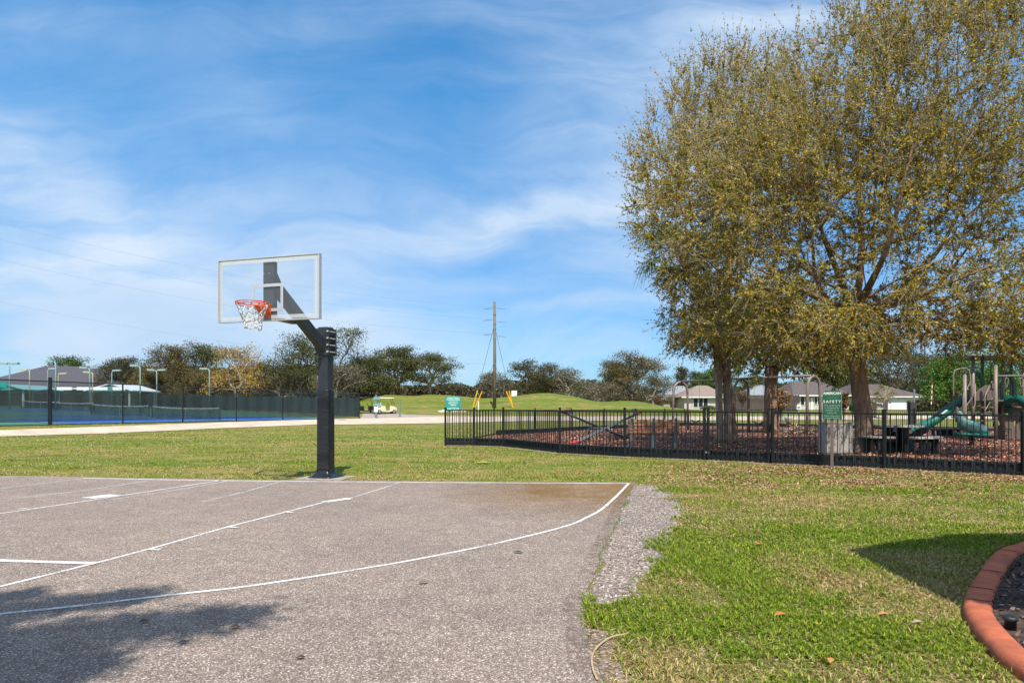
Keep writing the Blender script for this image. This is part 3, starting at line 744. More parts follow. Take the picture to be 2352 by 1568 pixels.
limbsB=[[fk,EB(1915,700,17.9),EB(1862,676,17.4),EB(1790,640,17.0),EB(1700,600,16.8)],
        [fk,EB(1974,640,18.6),EB(1980,540,18.4),EB(1970,400,18.5),EB(1985,250,18.6)],
        [fk,EB(2037,697,18.9),EB(2100,630,19.3),EB(2165,560,19.6),EB(2240,400,20.0),EB(2290,200,20.0)],
        [fk,EB(2010,700,17.9),EB(2080,690,16.8),EB(2180,650,15.9),EB(2300,600,15.4)],
        [fk,EB(1930,640,19.6),EB(1890,540,20.8),EB(1850,400,21.3),EB(1830,250,21.5)],
        [fk,EB(2000,650,17.6),EB(2040,560,16.6),EB(2080,400,16.2),EB(2120,250,16.2)]]
mB=83.0
def bl(cx,cy,D,rx,rz,ry,w): p=PT(cx,cy,D);s=D/FPX;return (tuple(p),(rx*s,ry,rz*s),w)
elm('large olive gold leafed tree beside the grey cabinet behind the fence',B0,trunkB,.235,limbsB,
    [bl(2010,360,18.6,300,330,3.6,.36),bl(2260,420,18.6,260,370,3.8,.30),bl(1820,470,18.4,250,290,3.2,.22),bl(1790,710,17.8,210,105,2.6,.085),bl(2230,700,17.3,260,105,3.0,.13),bl(2060,740,18.3,230,62,2.4,.06),bl(2280,765,17.0,130,45,1.6,.05),bl(1830,765,17.6,130,50,1.8,.06),bl(1960,775,17.6,150,42,1.6,.055),bl(2040,110,18.8,110,120,1.6,.045),bl(2240,70,18.8,130,110,1.8,.06),bl(1660,480,17.6,200,190,2.2,.11)],
    11,tips=2600,leaves_per=34,cols=OL,wts=OW,bottom=2.55,shoots=.45)
A0_=Vector(at(1684,1012));A0_.z=.1
fkA=EB(1666,800,A0_.y)
elm('left olive tree growing just behind the two palm trunks',A0_,[(A0_.x,A0_.y,-.05),EB(1680,940,A0_.y),EB(1672,870,A0_.y),fkA],.14,
    [[fkA,EB(1640,700,23.4),EB(1600,560,23.2),EB(1560,400,23.0)],[fkA,EB(1690,680,23.8),EB(1690,500,24),EB(1680,300,24.2)],[fkA,EB(1740,700,24.2),EB(1790,560,24.6),EB(1820,350,25)],[fkA,EB(1630,740,22.8),EB(1580,700,22.2)]],
    [bl(1670,430,23.8,230,290,3.6,.50),bl(1600,700,23.3,80,120,1.6,.14),bl(1680,730,23.0,100,80,1.6,.14),bl(1640,775,22.6,110,45,1.6,.12),bl(1560,480,23,110,170,2.0,.16),bl(1790,300,24.2,120,170,2.2,.14),bl(1640,250,24,110,110,1.6,.10)],
    12,tips=1150,leaves_per=27,lsize=(.072,.046),cols=OL,wts=[4,5,4,3,2,3],flare=1.1,bottom=3.0,shoots=.5)
C0_=GX(1772,34.0)
GL=[(.14,.20,.035),(.20,.24,.05),(.07,.11,.025),(.28,.21,.06)]
fkC=EB(1772,845,34)
elm('green leafed tree with reddish trunk beyond the swing set',C0_,[tuple(C0_),EB(1770,930,34),fkC],.33,
    [[fkC,EB(1720,800,34),EB(1690,740,34)],[fkC,EB(1830,800,34.5),EB(1890,760,35)],[fkC,EB(1780,790,34),EB(1790,700,34)],[fkC,EB(1900,810,33),EB(1950,780,32.5)]],
    [bl(1780,760,34,130,110,3.2,.5),bl(1900,800,34,110,80,2.6,.35),bl(1720,825,33.5,70,45,1.7,.12),bl(1900,840,33,100,38,1.6,.14)],
    13,tips=760,leaves_per=26,lsize=(.12,.08),cols=GL,wts=[4,4,3,2],flare=.3,upsh=.1,bottom=2.0)

# ------------------------------------------------------------------ double palm
def palm_fan(mbV,mbF,mbC,c,d,g,Lf=.95,n=26,droop=.6,cols=((.07,.13,.03),)):
    d=unit(np.array(d));sd=unit(np.cross(d,(0,0,1)));up=np.cross(sd,d)
    for k in range(n):
        a=R(-100+200*k/(n-1));dr=unit(d*math.cos(a)+sd*math.sin(a)*.95+up*.15*math.cos(a*2))
        L=Lf*(.75+.25*math.cos(a*.8))*g.uniform(.9,1.1);p0=c;p1=c+dr*L*.55;p2=c+dr*L*.95+np.array((0,0,-droop*L*.5*g.uniform(.6,1.4)))
        w=np.cross(dr,up);w=unit(w)*.020
        i=len(mbV);mbV+= [p0-w*.3,p0+w*.3,p1+w,p1-w,p2+w*.15,p2-w*.15];mbF+=[(i,i+1,i+2,i+3),(i+3,i+2,i+4,i+5)]
        col=np.array(cols[g.integers(len(cols))])*g.uniform(.7,1.3);mbC+=[col]*6
def fan_palm(label,base_,trunk,r,heads,seed,group=None,fan=.95,cols=((.06,.12,.035),(.09,.15,.04),(.14,.17,.05)),name='palm_tree',boots=True,n_fr=22,only=None):
    g=np.random.default_rng(seed);t=thing(name,label,'palm tree',base_,0,group);b=np.array(base_)
    for q,(tp,hd) in enumerate(zip(trunk,heads)):
        P=[np.array(p)-b for p in tp];smooth_trunk(P,[r*1.05,r,r,r*.9],M['palmbark'],t,14,.05,seed+q)
        if boots:
            mb=MB();top=P[-1];dz=dens3(P,24)
            for i,p in enumerate(dz):
                h=p[2]
                if h<2.0: continue
                for j in range(3):
                    a=j*2.1+i*.77+g.random()*.4;u=np.array((math.cos(a),math.sin(a),0));s=np.array((-math.sin(a),math.cos(a),0))*.045
                    q0=p+u*(r*.80);q1=p+u*(r*1.22)+np.array((0,0,.22*g.uniform(.7,1.2)))+s*g.uniform(-1.5,1.5)
                    mb.beam(q0,q1,.075,.02,up=tuple(u))
            mb.build('leaf_boots',M['palmbark'],t)
        V=[];F=[];C=[];S_=[];hd=np.array(hd)-b;stems=([],[])
        for k in range(n_fr):
            a=k*2.4+g.random()*.5;el_=g.uniform(-.55,1.2);d=np.array((math.cos(a)*math.cos(el_),math.sin(a)*math.cos(el_),math.sin(el_)))
            if only is not None and d@np.array(only)<-.4: continue
            L=g.uniform(.9,1.25)*fan;m_=hd+d*L*.6+np.array((0,0,.05));e=hd+d*L+np.array((0,0,-.12*L))
            stems[0].extend([hd,m_]);stems[1].extend([m_,e]);palm_fan(V,F,C,e,unit(e-m_),g,fan*.95,24,.55 if el_>0 else 1.0,cols)
        VV,FF_=prisms(np.array(stems[0]),np.array(stems[1]),np.full(len(stems[0]),.018),np.full(len(stems[0]),.012),4)
        big('frond_stems',VV,FF_,M['twig'],t);big('fronds',np.array(V),np.array(F),M['leaf'],t,col=np.array(C))
    return t
P0=Vector(at(1654,1021));P0.z=.1;DP=P0.y
fan_palm('cabbage palm with two ragged trunks behind the playground gate',(P0.x,P0.y,.1),
   [[tuple(P0),EB(1652,930,DP),EB(1650,860,DP),EB(1640,760,DP),EB(1590,640,DP-.2),EB(1560,590,DP-.3)],
    [(PT(1672,HY,DP+.12).x,DP+.12,.05),EB(1670,930,DP+.12),EB(1668,850,DP+.12),EB(1664,760,DP+.2),EB(1672,640,DP+.3),EB(1690,500,DP+.4)]],
   .118,[EB(1552,575,DP-.3),EB(1692,480,DP+.4)],21,fan=.85)

# ------------------------------------------------------------------ things in the playground
MZ=.14
def seat(px,py,z=MZ):
    D=(CAMZ-z)*FPX/(py-HY);return Vector(((px-HX)/FPX*D,D,z))
# bench
bl0=seat(1451,1030);br0=seat(1552,1029);cb=(bl0+br0)/2;ang=math.atan2(br0.y-bl0.y,br0.x-bl0.x)
t=thing('park_bench','brown slatted park bench seen from behind near the fence','bench',cb,ang)
Lb=1.62
for k in range(4): MB().box((0,-.02-.012*k+.05,.50+.105*k),(Lb,.04,.088),rx=R(-8)).build('back_slat',M['bench'],t,bevel=.006)
for k in range(4): MB().box((0,.13+.10*k,.43),(Lb,.088,.04)).build('seat_slat',M['bench'],t,bevel=.006)
for x in(-.70,-.02,.68):
    mb=MB();mb.box((x,.06,.19),(.075,.075,.48));mb.beam((x,.04,.40),(x,-.035,.90),.07,.03,up=(0,1,0));mb.beam((x,.05,.39),(x,.50,.39),.06,.04);mb.build('leg',M['galv'],t)
# seesaw
pv=(at(1351.5,1012)+at(1401,1014))/2
t=thing('seesaw','grey tube seesaw frame with two crossing beams and red seats','seesaw',(0,0,0))
l=seat(1351.5,1012);r_=seat(1401,1014);top=.62
mb=MB();mb.tube([(l.x,l.y,.0),(l.x,l.y,top-.06),(l.x+.05,l.y,top),(r_.x-.05,r_.y,top),(r_.x,r_.y,top-.06),(r_.x,r_.y,0)],.030,8);mb.tube([(l.x+.1,l.y-.25,0),(l.x+.25,l.y,top-.02)],.02,6);mb.build('frame',M['galv'],t,True)
def see(lo,hi,col='galv'):
    d=(hi-lo);e=bpy.data.objects.new('beam',None);COL.objects.link(e);e.parent=t
    s=d.cross(Vector((0,0,1))).normalized()*.055
    for k in(-1,1): MB().tube([lo+s*k,hi+s*k],.028,8).build('rail',M['galv'],e,True)
    for p,q in((lo,hi),(hi,lo)):
        dd=(q-p).normalized();mb=MB();mb.beam(p-dd*.02+Vector((0,0,.03)),p+dd*.36+Vector((0,0,.03)),.24,.035);mb.build('seat',M['red'] if p is lo else M['red'],e,bevel=.01)
        mb=MB();h=p+dd*.5;mb.tube([h-s*2.2+Vector((0,0,.22)),h+s*2.2+Vector((0,0,.22))],.014,6);mb.tube([h,h+Vector((0,0,.22))],.014,6);mb.build('handle',M['galv'],e)
lo=seat(1314,1019);pc=Vector((3.52,25.0,top+.03));see(lo,lo+(pc-lo)*2.05)
pc2=Vector(((l.x+r_.x)/2-.05,(l.y+r_.y)/2,top+.03));lo=seat(1441,1007);d=pc2-lo;see(lo,PT(1288,944,23.4))
# swing set
tp=[(1563,987,2.88),(1703,992.5,2.86),(1869,999.5,2.82)]
Q=[seat(a,b) for a,b,_ in tp]
t=thing('swing_set','taupe steel swing set with three rounded arches and chain swings','swing set',(0,0,0))
ax=(Q[2]-Q[0]).xy.normalized();pp=Vector((-ax.y,ax.x,0))*-1
hz=[z for _,_,z in tp];wd=[.50,.46,.40]
for q,h,w_ in zip(Q,hz,wd):
    pts=[];rr=w_
    pts.append(q-pp*(w_+.05)+Vector((0,0,-.1)));pts.append(q-pp*(w_)+Vector((0,0,h-MZ-.7)))
    for k in range(9):
        a=math.pi*k/8;pts.append(q+pp*(-math.cos(a)*w_*.97)+Vector((0,0,h-MZ-.55+.52*math.sin(a))))
    pts.append(q+pp*(w_)+Vector((0,0,h-MZ-.7)));pts.append(q+pp*(w_+.05)+Vector((0,0,-.1)))
    MB().tube(pts,.066,12).build('arch',M['taupe'],t,True)
MB().tube([Vector((q.x,q.y,h)) for q,h in zip(Q,hz)],.052,12).build('top_beam',M['taupe'],t,True)
def chain(a,b,name='chain',par=None):
    a=Vector(a);b=Vector(b);mb=MB();n=max(4,int((b-a).length/.07));d=(b-a)/n
    for i in range(n):
        c=a+d*(i+.5);mb.beam(a+d*(i+.06),a+d*(i+.94),.020 if i%2 else .006,.006 if i%2 else .020)
    return mb.build(name,M['steel'],par)
def swing(f,i,bucket=False):
    a=Vector((Q[i].x,Q[i].y,hz[i]));b=Vector((Q[i+1].x,Q[i+1].y,hz[i+1]));p=a+(b-a)*f;ad=(b-a).normalized()
    e=bpy.data.objects.new('swing',None);COL.objects.link(e);e.parent=t
    sw=.30;L_=p-ad*sw;R_=p+ad*sw
    if bucket:
        c=p+Vector((0,0,-p.z+.80));chain(L_,c-ad*.16+Vector((0,0,.16)),par=e);chain(R_,c+ad*.16+Vector((0,0,.16)),par=e)
        mb=MB();mb.loft([[c+Vector((r1*math.cos(a_),r1*math.sin(a_),z)) for a_ in [k*math.pi/8 for k in range(16)]] for z,r1 in((-.16,.09),(-.10,.14),(.05,.17),(.15,.175),(.15,.155),(.0,.14))]);mb.build('bucket_seat',M['boxgrey'],e,True)
    else:
        zs=.62;pa=Vector((L_.x,L_.y,zs+.10));pb_=Vector((R_.x,R_.y,zs+.10));chain(L_,pa,par=e);chain(R_,pb_,par=e)
        mb=MB();side=ad.cross(Vector((0,0,1))).normalized();k0=[pa+(pb_-pa)*(j/8)+Vector((0,0,-.12*math.sin(math.pi*j/8))) for j in range(9)]
        mb.loft([[q-side*.08,q+side*.08,q+side*.08-Vector((0,0,.015)),q-side*.08-Vector((0,0,.015))] for q in k0]);mb.build('belt_seat',M['blackplastic'],e)
swing(.27,0);swing(.74,0);swing(.26,1);swing(.68,1,True)
# storage box / utility cabinet
q=seat(1929,1042);t=thing('storage_cabinet','grey beige plastic cabinet with two panelled doors left of the large tree','cabinet',(q.x,q.y+.25,MZ),.03)
wB,hB=.72,.80
MB().box((0,0,hB/2),(wB,.42,hB)).build('body',M['boxgrey'],t,bevel=.012)
for s in(-1,1):
    dm=MB();dm.box((s*wB/4,-.218,hB/2),(wB/2-.02,.014,hB-.06));d_=dm.build('door',M['boxgrey'],t,bevel=.003)
    for z,hh_ in((.20,.28),(.57,.33)): MB().box((s*wB/4,-.229,z),(wB/2-.12,.008,hh_)).build('panel',M['boxgrey'],d_,bevel=.003)
MB().box((0,0,hB+.012),(wB+.04,.46,.03)).build('lid',M['boxgrey'],t,bevel=.008)
# safety sign
q=at(1911,1077);ps=thing('safety_sign','green playground safety sign on a brown post in front of the fence','sign',(q.x,q.y,q.z),R(-24))
MB().box((0,.022,.36),(.062,.04,.96)).build('post',M['brownpl'],ps)
MB().box((0,.022,1.05),(.060,.039,.6)).build('post_top',M['brownpl'],ps)
w_,zb,zt=.375,1.055,1.665
poly=[(-w_/2,-.008,zb),(w_/2,-.008,zb)]
for c0,a0 in((w_/2-.06,0),(-w_/2+.06,90)):
    for k in range(7): a=R(a0+15*k);poly.append((c0+.06*math.cos(a),-.008,zt-.06+.06*math.sin(a)))
MB().prism(poly,(0,1,0),.012).build('edge_board',M['white'],ps)
poly2=[(x*.985,-.0085,z) for x,_,z in poly]
MB().prism(poly2,(0,-1,0),.003).build('sign_face',M['sign'],ps)
M['letter']=mat('white_lettering',(.72,.74,.68),.7);M['letterdim']=mat('worn_lettering',(.30,.38,.32),.8)
def text(s,par,x,y,z,size,m,sx=1.0,rz=0,sp=1.0,bold=.0):
    c=bpy.data.curves.new('lettering','FONT');c.body=s;c.size=size;c.align_x='CENTER';c.align_y='CENTER';c.extrude=.001;c.resolution_u=3;c.space_character=sp;c.offset=bold
    c.materials.append(m);o=bpy.data.objects.new('lettering',c);COL.objects.link(o);o.parent=par;o.location=(x,y,z);o.rotation_euler=(R(90),0,rz);o.scale=(sx,1,1)
    bpy.context.view_layer.update();me=bpy.data.meshes.new_from_object(o.evaluated_get(bpy.context.evaluated_depsgraph_get()))
    mo=bpy.data.objects.new('lettering',me);COL.objects.link(mo);mo.parent=par;mo.location=o.location;mo.rotation_euler=o.rotation_euler;mo.scale=o.scale
    bpy.data.objects.remove(o);mo.name='lettering'
    if not me.materials: me.materials.append(m)
    return mo
for s_,z,sz,mm,spc,bd in(('AMERICAN',1.607,.068,'letter',1.0,.0018),('PARKS+COMPANY',1.568,.028,'letterdim',1.35,0),('cares for you with',1.518,.026,'letterdim',1.0,0),('SAFETY',1.430,.078,'letter',1.42,.001),
  ('This playground',1.352,.046,'letterdim',1.05,.0004),('is designed for',1.300,.046,'letterdim',1.05,.0004),('children 5-12',1.248,.046,'letterdim',1.05,.0004),('years old',1.196,.046,'letterdim',1.05,.0004),('*',1.160,.03,'letter',1,0),('Adult supervision',1.130,.043,'letterdim',1.0,.0004),('is recommended',1.087,.043,'letterdim',1.0,.0004)):
    text(s_,ps,0,-.0135,z,sz,M[mm],1,0,spc,bd)
# picnic table
q=seat(2079,1040);t=thing('picnic_table','weathered grey octagonal picnic table on black legs inside the fence','picnic table',(q.x,q.y+.35,MZ),.15)
TT=.74
MB().prism([(.70*math.cos(R(22.5+45*k)),.70*math.sin(R(22.5+45*k)),TT-.055) for k in range(8)],(0,0,1),.055).build('table_top',M['tabletop'],t,bevel=.008)
def arcseat(a0,a1,r0,r1,z,th): 
    n=6;P=[(r1*math.cos(R(a0+(a1-a0)*k/n)),r1*math.sin(R(a0+(a1-a0)*k/n)),z) for k in range(n+1)]+[(r0*math.cos(R(a1-(a1-a0)*k/n)),r0*math.sin(R(a1-(a1-a0)*k/n)),z) for k in range(n+1)]
    return MB().prism(P,(0,0,1),th)
for a in(-75,15,105,195):
    arcseat(a-34,a+34,.74,1.05,.40,.05).build('seat',M['tabletop'],t,bevel=.006)
    u=Vector((math.cos(R(a)),math.sin(R(a)),0));s=Vector((-u.y,u.x,0))
    for k in(-1,1):
        mb=MB();mb.beam(u*.25+s*.18*k+Vector((0,0,.34)),u*.98+s*.24*k+Vector((0,0,.36)),.05,.10);mb.beam(u*.86+s*.24*k+Vector((0,0,0)),u*.88+s*.24*k+Vector((0,0,.38)),.05,.16,up=(u.x,u.y,0));mb.build('leg',M['blackplastic'],t)
mb=MB();mb.box((0,0,.36),(.62,.10,.66));mb.box((0,0,.36),(.10,.62,.66));mb.build('pedestal',M['blackplastic'],t)
for a in(40,140): mb=MB();mb.beam((0,0,.2),(.62*math.cos(R(a)),-.5,.66),.08,.18);mb.build('brace',M['blackplastic'],t)
# spring rider
q=seat(2230,1022);t=thing('spring_rider','sun faded teal animal spring rider facing left near the slide','spring rider',(q.x,q.y,MZ))
s=q.y/FPX
def SR(px,py,y=0): return ((px-2230)*s,y,CAMZ+(HY-py)*s-MZ)
mb=MB();pts=[SR(2267,994),SR(2262,989),SR(2250,984),SR(2236,980),SR(2222,977),SR(2211,971),SR(2206,962),SR(2204,954),SR(2201,948),SR(2197,946)]
mb.tube(dens3(pts,4),list(np.interp(np.linspace(0,1,37),np.linspace(0,1,10),[.03,.11,.165,.19,.19,.17,.13,.105,.105,.05])),16);mb.build('body',M['paleteal'],t,True)
mb=MB();mb.tube([SR(2204,953),SR(2196,956),SR(2189,958),SR(2184,957)],[.085,.06,.035,.012],10);mb.build('snout',M['paleteal'],t,True)
mb=MB()
for k in(-1,1): mb.ball(SR(2201,947,k*.06),(.03,.02,.05),8,5)
mb.build('ears',M['teal'],t,True)
mb=MB();mb.loft([[SR(x,y,k) for x,y,k in((2200,z+2,-w),(2262,z+4,-w),(2268,z,-w*.6),(2268,z,w*.6),(2262,z+4,w),(2200,z+2,w),(2192,z,w*.5),(2192,z,-w*.5))] for z,w in((998,.15),(996,.19),(992,.18))]);mb.build('skirt',M['teal'],t,True)
mb=MB();mb.tube([SR(2198,968),SR(2198,938)],.055,12);mb.ball(SR(2198,938),.055,12,8);mb.build('backrest_post',M['taupe'],t,True)
mb=MB();hx=[(.075*math.cos(k*.7),.075*math.sin(k*.7),.0+.0052*k) for k in range(64)];hx=[(x+.02,y,z) for x,y,z in hx];mb.tube(hx,.013,6);mb.build('spring',M['blackplastic'],t,True)
# play structure
g0=seat(2287,1012);D0=g0.y
def SP(px,py,D=None): return PT(px,py,D or D0)
t=thing('play_structure','taupe and green climbing structure with slides at the right edge','play structure',(0,0,0))
def post_(px,D,ztop,name='post',r=.062):
    x=(px-HX)/FPX*D;mb=MB();mb.tube([(x,D,0),(x,D,ztop)],r,12);mb.ball((x,D,ztop),(r,r,r*.7),12,6);return mb.build(name,M['taupe'],t,True)
post_(2287,D0,SP(0,840).z);post_(2235,D0+.9,SP(0,806,D0+.9).z);post_(2304,D0+1.2,SP(0,806,D0+1.2).z);post_(2256,D0+2.6,SP(0,806,D0+2.6).z);post_(2322,D0+2.8,SP(0,806,D0+2.8).z);post_(2216,D0-.1,SP(0,862).z)
post_(2352,D0+.3,SP(0,806,D0+.3).z);post_(2390,D0+2.6,SP(0,806,D0+2.6).z);post_(2420,D0+.4,SP(0,840).z)
dz=SP(0,918,D0+1.5).z
def deck(pxa,pxb,Da,Db,z,name='deck'):
    a=PT(pxa,HY,Da);b=PT(pxb,HY,Da);c=PT(pxb,HY,Db);d=PT(pxa,HY,Db)
    return MB().prism([(p.x,p.y,z) for p in(a,b,c,d)],(0,0,-1),.06).build(name,M['brownpl'],t)
deck(2232,2306,D0+.9,D0+2.6,dz);deck(2304,2400,D0+1.0,D0+2.7,dz-.25)
mb=MB();a=PT(2238,HY,D0+.7);b=PT(2292,HY,D0+.7);mb.prism([(a.x,a.y,dz-.05),(b.x,b.y,dz-.05),(b.x,b.y,dz+.42),(b.x-.2,b.y,dz+.5),((a.x+b.x)/2,a.y,dz+.56),(a.x+.15,a.y,dz+.35),(a.x,a.y,dz+.2)],(0,1,0),.04);mb.build('panel',M['brownpl'],t,bevel=.01)
# steps with handrails
for k in range(5):
    f=k/5;p=PT(2248,HY,D0-.55+1.3*f);w=PT(2280,HY,D0-.55+1.3*f)
    MB().box(((p.x+w.x)/2,p.y,MZ+.25+(dz-MZ-.3)*f),(w.x-p.x,.26,.05)).build('step',M['brownpl'],t)
for px in(2250,2262):
    mb=MB()
for (x0,x1) in((2212,2232),(2262,2280)):
    a=SP(x0,905,D0-.2);b=SP(x1,875,D0+.4);mb=MB()
    mb.tube([(a.x,a.y,.3),(a.x,a.y,a.z-.1),(a.x+.03,a.y,a.z),(b.x-.03,b.y,b.z),(b.x,b.y,b.z-.1),(b.x,b.y,.9)],.022,8);mb.tube([(a.x,a.y,a.z-.62),(b.x,b.y,b.z-.62)],.018,6);mb.build('handrail',M['taupe'],t,True)
a=SP(2190,847,D0+.5);b=SP(2228,846,D0+.5)
mb=MB();mb.tube([(a.x,a.y,0),(a.x,a.y,a.z-.2),(a.x+.06,a.y,a.z-.05),(a.x+.2,a.y,a.z),(b.x-.15,a.y,b.z+.02),(b.x-.03,a.y,b.z-.08),(b.x,a.y,b.z-.3),(b.x+.01,a.y,SP(0,930).z),(b.x+.10,a.y,SP(0,938).z),(b.x+.19,a.y,SP(0,930).z),(b.x+.19,a.y,SP(0,880).z)],.026,8);mb.build('arched_rail',M['taupe'],t,True)
# overhead bar with rings
a=SP(2287,863);mb=MB();mb.tube([a,PT(2420,862,D0+.4)],.026,8);mb.build('overhead_bar',M['taupe'],t,True)
for px in(2312,2346,2380):
    c=SP(px,866);mb=MB();rg=[(c.x+.055*math.sin(u)*(1-.4*math.cos(u)),c.y,c.z-.19-.17*math.cos(u)*-1*-1) for u in [2*math.pi*k/18 for k in range(18)]];mb.tube(rg,.014,6,closed=True);mb.tube([c,(c.x,c.y,c.z-.04)],.012,6);mb.build('hand_ring',M['taupe'],t,True)
# slides
def slide(pts,wv_,name='slide',m='teal'):
    P=[Vector(p) for p in dens3(pts,6)];rings=[];wv_=Vector(wv_);n=len(P)
    for i,p in enumerate(P):
        tt=(P[min(i+1,n-1)]-P[max(i-1,0)]).normalized();up=wv_.cross(tt).normalized()
        if up.z<0: up=-up
        w=wv_;rings.append([p-w*.30+up*.24,p-w*.25+up*.245,p-w*.20+up*.03,p+w*.20+up*.03,p+w*.25+up*.245,p+w*.30+up*.24,p+w*.24-up*.03,p-w*.24-up*.03])
    return MB().loft(rings).build(name,M[m],t,True)
slide([PT(2252,912,D0+1.9),PT(2228,916,D0+2.1),PT(2185,944,D0+2.1),PT(2150,970,D0+2.0),PT(2120,985,D0+1.9),PT(2098,990,D0+1.8)],(.25,.97,0))
slide([PT(2306,948,D0+1.3),PT(2315,930,D0+.9),PT(2330,922,D0+.5),PT(2350,930,D0+.2),PT(2375,955,D0-.1),PT(2400,990,D0-.3)],(.3,.95,0),'curved_slide')
# slide hoods
for px,D,w in((2246,D0+1.9,.62),(2318,D0+1.7,.62)):
    c=PT(px,HY,D);mb=MB();z1=PT(0,853,D).z;P=[(c.x+(-w/2+w*k/10),c.y,z1-.45+.45*math.sin(math.pi*k/10)) for k in range(11)]
    Q_=[(c.x+w/2,c.y,dz-.1),(c.x+w/2-.14,c.y,dz-.1)]+[(c.x+(w/2-.14)-(w-.28)*k/10,c.y,z1-.55+.35*math.sin(math.pi*k/10)) for k in range(11)]+[(c.x-w/2+.14,c.y,dz-.1),(c.x-w/2,c.y,dz-.1)]
    mb.prism(P+Q_,(0,1,0),.10);mb.build('slide_hood',M['teal'],t,bevel=.02)
mb=MB()
for k in range(6):
    x=PT(2268+k*5,HY,D0+2.6).x;mb.tube([(x,D0+2.6,dz),(x,D0+2.6,dz+.95)],.014,6)
mb.tube([(PT(2260,HY,D0+2.6).x,D0+2.6,dz+.95),(PT(2298,HY,D0+2.6).x,D0+2.6,dz+.95)],.016,6);mb.build('barrier',M['taupe'],t)
mb=MB();a=PT(2276,HY,D0+2.2);zz=PT(0,823,D0+2.2).z;mb.tube([(a.x,a.y,dz),(a.x,a.y,zz-.35),(a.x+.1,a.y,zz-.12),(a.x+.6,a.y,zz)],.02,6);mb.build('climber_pole',M['slate'],t,True)
# climbing wall with holes: slab made of strips round the openings
mb=MB();A=PT(2283,HY,D0+1.4);Bx=PT(2420,HY,D0+1.4).x;y=A.y;cols_=[A.x+(Bx-A.x)*k/7 for k in range(8)]
for k in range(7):
    x0,x1=cols_[k],cols_[k+1];rows=[MZ,.55,.95,1.35,dz-.3]
    for j in range(4):
        z0_,z1_=rows[j],rows[j+1];cx_,cz_=(x0+x1)/2,(z0_+z1_)/2;hw,hh2=(x1-x0)*.30,(z1_-z0_)*(.32 if (j+k)%2 else .0)
        if hh2==0: mb.box((cx_,y,cz_),(x1-x0,.05,z1_-z0_));continue
        O=[(x0,y,z0_),(x1,y,z0_),(x1,y,z1_),(x0,y,z1_)];I=[(cx_-hw*.3,y,cz_-hh2),(cx_+hw,y,cz_-hh2*.3),(cx_+hw*.5,y,cz_+hh2),(cx_-hw,y,cz_+hh2*.5)]
        vs=O+I+[(a_,y+.05,c_) for a_,_,c_ in O+I];fs=[]
        for q_ in range(4):
            r2=(q_+1)%4;fs+=[(q_,r2,4+r2,4+q_),(8+q_,12+q_,12+r2,8+r2),(4+q_,4+r2,12+r2,12+q_)]
        mb.add(vs,fs)
mb.build('climbing_wall',M['brownpl'],t)
# canopy
def pyr(pxa,pxb,Da,Db,ze,zp):
    a=PT(pxa,HY,Da);b=PT(pxb,HY,Da);c=PT(pxb,HY,Db);d=PT(pxa,HY,Db);e=(a+b+c+d)/4;mb=MB()
    o=[(p.x,p.y,ze) for p in(a,b,c,d)];u=[(p.x,p.y,ze-.07) for p in(a,b,c,d)]
    mb.add(o+u+[(e.x,e.y,zp),(e.x,e.y,zp-.1)],[(0,1,8),(1,2,8),(2,3,8),(3,0,8),(4,9,5),(5,9,6),(6,9,7),(7,9,4)]+[(i,4+i,4+(i+1)%4,(i+1)%4) for i in range(4)]);return mb.build('canopy_roof',M['tealroof'],t)
pyr(2212,2335,D0+.4,D0+3.2,PT(0,812,D0+.4).z,PT(0,790,D0+1.8).z);pyr(2318,2470,D0-.2,D0+3.0,PT(0,810,D0).z,PT(0,770,D0+1.5).z)
# transfer station slab by the rider
q=seat(2172,1000);t2=thing('transfer_step','low brown plastic transfer step beside the picnic table','step',(q.x,q.y,MZ));MB().box((0,0,.30),(1.0,.7,.06)).build('tread',M['brownpl'],t2,bevel=.01)
mb=MB();[mb.box((x,y,.13),(.1,.1,.28)) for x in(-.4,.4) for y in(-.25,.25)];mb.box((0,.0,.13),(.8,.05,.24));mb.build('support',M['blackplastic'],t2)
# palm debris heap
g=np.random.default_rng(5);q=seat(1850-8,989+10)
q=seat(1842,996);V=[];F=[];C=[]
for k in range(26):
    a=g.random()*6.28;c=np.array((g.normal()*.55,g.normal()*.25,g.uniform(.02,.28)));palm_fan(V,F,C,c,(math.cos(a),math.sin(a)*.6,g.uniform(-.1,.7)),g,.55,9,.5,((.30,.19,.09),(.42,.30,.16),(.20,.12,.06),(.34,.33,.30)))
o=big('palm_debris',np.array(V),np.array(F),M['litter'],None,col=np.array(C));o.location=(q.x,q.y,MZ);tagit(o,'heap of dry tan palm fronds on the mulch by the swings','debris')
# ------------------------------------------------------------------ background: utility pole, signs, carts
def wire(name,a,b,sag,m,r,par=None,n=14):
    a=Vector(a);b=Vector(b);P=[a+(b-a)*(i/n)-Vector((0,0,sag*4*(i/n)*(1-i/n))) for i in range(n+1)];return MB().tube(P,r,4).build(name,m,par)
DP_=92.0;pb_=GX(1136,DP_);s=DP_/FPX
def UZ(py): return CAMZ+(HY-py)*s
t=thing('utility_pole','tall weathered wooden utility pole with guy wires in yellow guards','utility pole',(pb_.x,DP_,pb_.z))
h=UZ(693)-pb_.z
MB().tube([(0,0,-.3),(.02,0,h*.5),(-.02,0,h)],[.24,.20,.165],12).build('pole',M['polewood'],t,True)
for py in(706,733,766):
    for sd in(-1,1):
        z=UZ(py+(5 if sd>0 and py>710 else 1))-pb_.z;mb=MB();mb.tube([(sd*.15,0,z),(sd*1.5,-.1*sd,z-.12)],.035,6)
        for k in range(5): mb.tube([(sd*(.6+.14*k),0,z-.05),(sd*(.64+.14*k),0,z-.055)],.085,8)
        mb.build('insulator_arm',M['galv'],t)
